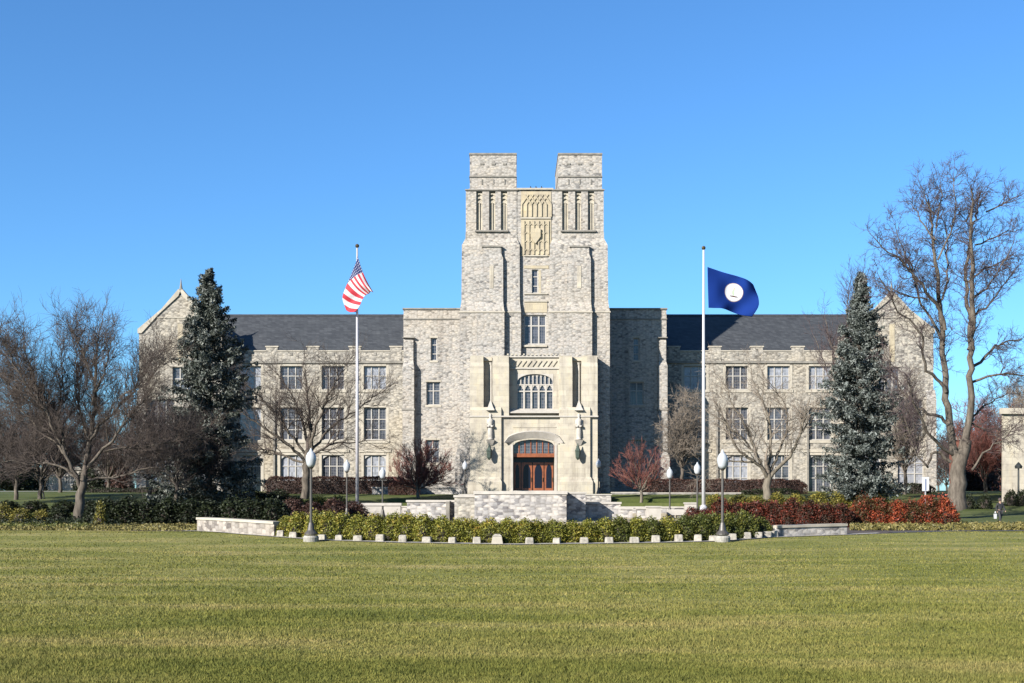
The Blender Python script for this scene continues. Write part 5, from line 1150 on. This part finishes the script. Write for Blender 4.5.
# --- spruces
def spruce(px, py, Y, top, prof, label, seed, mat='needle'):
    r = np.random.default_rng(seed); x0 = PX(px, Y); z0 = PZ(py, Y); H = PZ(top, Y)-z0; s_ = Y/F
    t = thing('spruce_tree', (x0, Y, z0), label, 'tree'); tr = Tubes(); tr.add([(x0,Y,z0-.2),(x0,Y,z0+H*.5),(x0,Y,z0+H*.97)], [.32,.18,.03], 8)
    C = []; nb = 460
    for i in range(nb):
        f = (i+r.random())/nb; f = f**.92; z = z0+H*(.03+.95*f); py_ = HY-(z-CZ)/s_; a = r.uniform(0, 2*math.pi)
        Rl = np.interp(py_, [p[0] for p in prof], [p[1] for p in prof])*s_; Rr = np.interp(py_, [p[0] for p in prof], [p[2] for p in prof])*s_
        ca = math.cos(a); R = 1.03*((Rr if ca > 0 else Rl)*abs(ca)+.5*(Rl+Rr)*(1-abs(ca))); L_ = R*r.choice([r.uniform(.5,.8), r.uniform(.8,1.05), r.uniform(1.0,1.25)], p=[.3,.55,.15]); 
        L_ *= 1+.17*math.sin(a*2+z*1.1+seed)+.13*math.sin(z*2.7+a*3+seed*2); dirv = np.array([ca, math.sin(a), 0]); sl = r.uniform(-.42, -.12)+.5*f**2
        n = 5; P = [np.array([x0, Y, z])+dirv*L_*q+np.array([0,0,sl*L_*q+.25*L_*q*q]) for q in np.linspace(0,1,n)]
        tr.add(P, np.linspace(.045*(1-f)+.012, .008, n), 3)
        m = int(40+150*L_/3.0); q = r.uniform(.12,1.05,m)**.7; base = np.array([np.interp(q, np.linspace(0,1,n), [p[k] for p in P]) for k in range(3)]).T
        sid = np.array([-dirv[1], dirv[0], 0]); wdt = (.10+.24*L_*(1-q)*.9+.10)
        base += sid[None,:]*(r.uniform(-1,1,m)*wdt)[:,None]; base[:,2] -= np.abs(r.normal(0,.24,m))+.02; C.append(base)
    C = np.concatenate(C); V, Fq = leaves_on(C, .13, .36, .2); tr.build('trunk', 'bark', t)
    link('crown', fastmesh('crown', V-np.array([x0, Y, z0]), Fq, M[mat]), t)
spruce(209, 504, 103, 264, [(264,1,1),(285,10,8),(300,17,14),(330,22,22),(345,30,33),(365,33,40),(385,34,36),(420,36,38),(460,44,42),(504,47,44)], 'tall dark blue-grey spruce before the left wing', 3)
spruce(861, 503, 104, 268, [(268,1,1),(290,8,8),(310,12,14),(330,16,18),(350,26,22),(380,38,30),(410,44,34),(440,38,34),(470,36,40),(503,38,42)], 'silvery blue spruce before the right wing', 4, 'needle_silver')

# ------------------------------------------------------------------ far buildings
def far_building(name, a, b, t, Y, dep, mat, label, cols, rows, zb=1.5, roofm='trim_dark'):
    x0, x1 = PX(a,Y), PX(b,Y); zt = PZ(t,Y); r = thing(name, ((x0+x1)/2, Y, zb), label, 'building'); hs = []
    for c in cols:
        for (u, v) in rows: hs.append(hole(PX(c,Y), 1.5, PZ(v,Y), PZ(u,Y)))
    m = MB(); m.wall(x0, x1, zb, zt, Y, .3, hs); kk = (Y+dep)/(Y+.3)
    m.add([(x0,Y+.3,zb),(x1,Y+.3,zb),(x1*kk+.5,Y+dep,zb),(x0*kk+.5,Y+dep,zb),(x0,Y+.3,zt-.01),(x1,Y+.3,zt-.01),(x1*kk+.5,Y+dep,zt-.01),(x0*kk+.5,Y+dep,zt-.01)], [(0,3,2,1),(4,5,6,7),(0,1,5,4),(1,2,6,5),(2,3,7,6),(3,0,4,7)])
    m.build('wall', M[mat], r)
    for h in hs: window((h[0]+h[1])/2, h[3], h[2], h[1]-h[0], Y, 2, (.5,), parent=r, depth=.2)
    m = MB(); m.box(x0-.2, x1+.3, Y-.3, Y+.3, zt, zt+.5); m.build('cornice', M[roofm], r); return r
far_building('stone_building', 1003, 1110, 414, 112, 20, 'lime', 'cream stone building cut by the right edge of the picture', [1045,1075], [(430,445),(458,475)], roofm='trim')
far_building('brick_building', 950, 1001, 440, 190, 20, 'mulch', 'low reddish building glimpsed behind the big right tree', [962,976,990], [(450,460),(470,480)])
far_building('stone_building', 20, 118, 470, 215, 20, 'stone', 'low grey building in shade behind the far left walker', [35,52,70,88,104], [(476,484)])
M['brick'] = simple('red_brown_brick', (.20,.07,.045), .9, noise=.25, scale=3)
for o in bpy.data.objects:
    if o.parent and o.parent.name.startswith('brick_building') and o.name.startswith('wall'): o.data.materials[0] = M['brick']

# ------------------------------------------------------------------ people
def skin(verts, edges, radii, root=0, sub=2):
    me = bpy.data.meshes.new('tmp'); me.from_pydata(verts, edges, []); o = bpy.data.objects.new('tmp', me); COL.objects.link(o)
    sk = o.modifiers.new('s', 'SKIN'); 
    for v, rd in zip(me.skin_vertices[0].data, radii): v.radius = rd if isinstance(rd, tuple) else (rd, rd)
    for v in me.skin_vertices[0].data: v.use_root = False
    me.skin_vertices[0].data[root].use_root = True
    sb = o.modifiers.new('u', 'SUBSURF'); sb.levels = sub; sb.render_levels = sub
    dg = bpy.context.evaluated_depsgraph_get(); out = bpy.data.meshes.new_from_object(o.evaluated_get(dg)); bpy.data.objects.remove(o); 
    for p in out.polygons: p.use_smooth = True
    return out
def person(px, py, label, top, bottom, face, bag=False, hy=25):
    x, y, z = gp(px, py); t = thing('person', (x, y, z), label, 'person'); t.rotation_euler = (0, 0, face); k = (hy*y/F)/1.75; t.scale = (k,k,k)
    J = dict(pel=(0,0,.95), wai=(0,0,1.1), che=(0,.01,1.32), nk=(0,.01,1.50), hd=(0,-.01,1.60), hd2=(0,-.02,1.70), sl=(-.19,0,1.42), sr=(.19,0,1.42), el=(-.25,.08,1.15), er=(.26,-.06,1.15), wl=(-.24,-.04,.90), wr=(.27,-.20,.94),
             hl=(-.09,0,.90), hr=(.09,0,.90), kl=(-.10,-.16,.52), kr=(.10,.06,.50), al=(-.10,-.16,.09), ar=(.10,.30,.14), tl=(-.10,-.30,.04), tr=(.10,.20,.03), gl=(-.24,-.08,.82), gr=(.27,-.25,.86))
    names = list(J); idx = {n_: i for i, n_ in enumerate(names)}
    Eg = [('pel','wai'),('wai','che'),('che','nk'),('nk','hd'),('hd','hd2'),('che','sl'),('che','sr'),('sl','el'),('el','wl'),('wl','gl'),('sr','er'),('er','wr'),('wr','gr'),('pel','hl'),('pel','hr'),('hl','kl'),('kl','al'),('al','tl'),('hr','kr'),('kr','ar'),('ar','tr')]
    rad = dict(pel=.14, wai=.13, che=.15, nk=.055, hd=.09, hd2=.085, sl=.06, sr=.06, el=.042, er=.042, wl=.028, wr=.028, hl=.085, hr=.085, kl=.06, kr=.06, al=.042, ar=.042, tl=.035, tr=.035, gl=.032, gr=.032)
    sm = simple('skin_tone', (.42,.26,.19), .6)
    me = skin([J[n_] for n_ in names], [(idx[a], idx[b]) for a, b in Eg], [rad[n_] for n_ in names]); me.materials.append(sm); link('body', me, t)
    def sub(name, ns, rr_, mat):
        ii = {n_: i for i, n_ in enumerate(ns)}; me = skin([J[n_] for n_ in ns], [(ii[a], ii[b]) for a, b in Eg if a in ii and b in ii], [rr_.get(n_, rad[n_]+.022) for n_ in ns]); me.materials.append(mat); link(name, me, t)
    sub('jacket', ['che','wai','pel','sl','sr','el','er','wl','wr'], {'pel': .165}, top); sub('trousers', ['pel','hl','hr','kl','kr','al','ar'], {'pel': .15}, bottom)
    m = MB(); m.lathe(0, .01, [(.10,1.60),(.112,1.68),(.105,1.76),(.07,1.81),(.01,1.83)], 12, 0); m.build('hair', M['twig_dark'], t, True, local=True)
    for s, a in ((-1,'tl'),(1,'tr')): m = MB(); p = J[a]; m.frust(p[0]-.05,p[0]+.05,p[1]-.05,p[1]+.22,0 if s < 0 else .0,p[0]-.045,p[0]+.045,p[1]+.0,p[1]+.2,.1); m.build('shoe', M['metal_dark'], t, local=True)
    if bag:
        b = thing('shopping_bag', (x-.34*k, y-.05, z+.42*k), 'small white bag carried by the dark-dressed person at right', 'bag'); m = MB(); m.frust(-.05,.05,-.10,.10,0,-.06,.06,-.12,.12,.30); m.build('pouch', M['pole'], b, local=True)
        m = MB(); m.frust(-.02,.02,-.08,.08,.34,-.01,.01,-.03,.03,.46); m.build('handle', M['pole'], b, local=True)
dk = simple('black_cloth', (.016,.016,.02), .8); wh = simple('pale_grey_cloth', (.62,.64,.68), .8); bl = simple('dark_grey_cloth', (.03,.03,.035), .8)
person(1000, 525, 'dark-dressed person walking toward the lawn at the right with a white bag', dk, bl, .25, True, 26)
person(42, 499, 'distant person in a pale shirt walking under the far left trees', wh, dk, 2.2, False, 16)
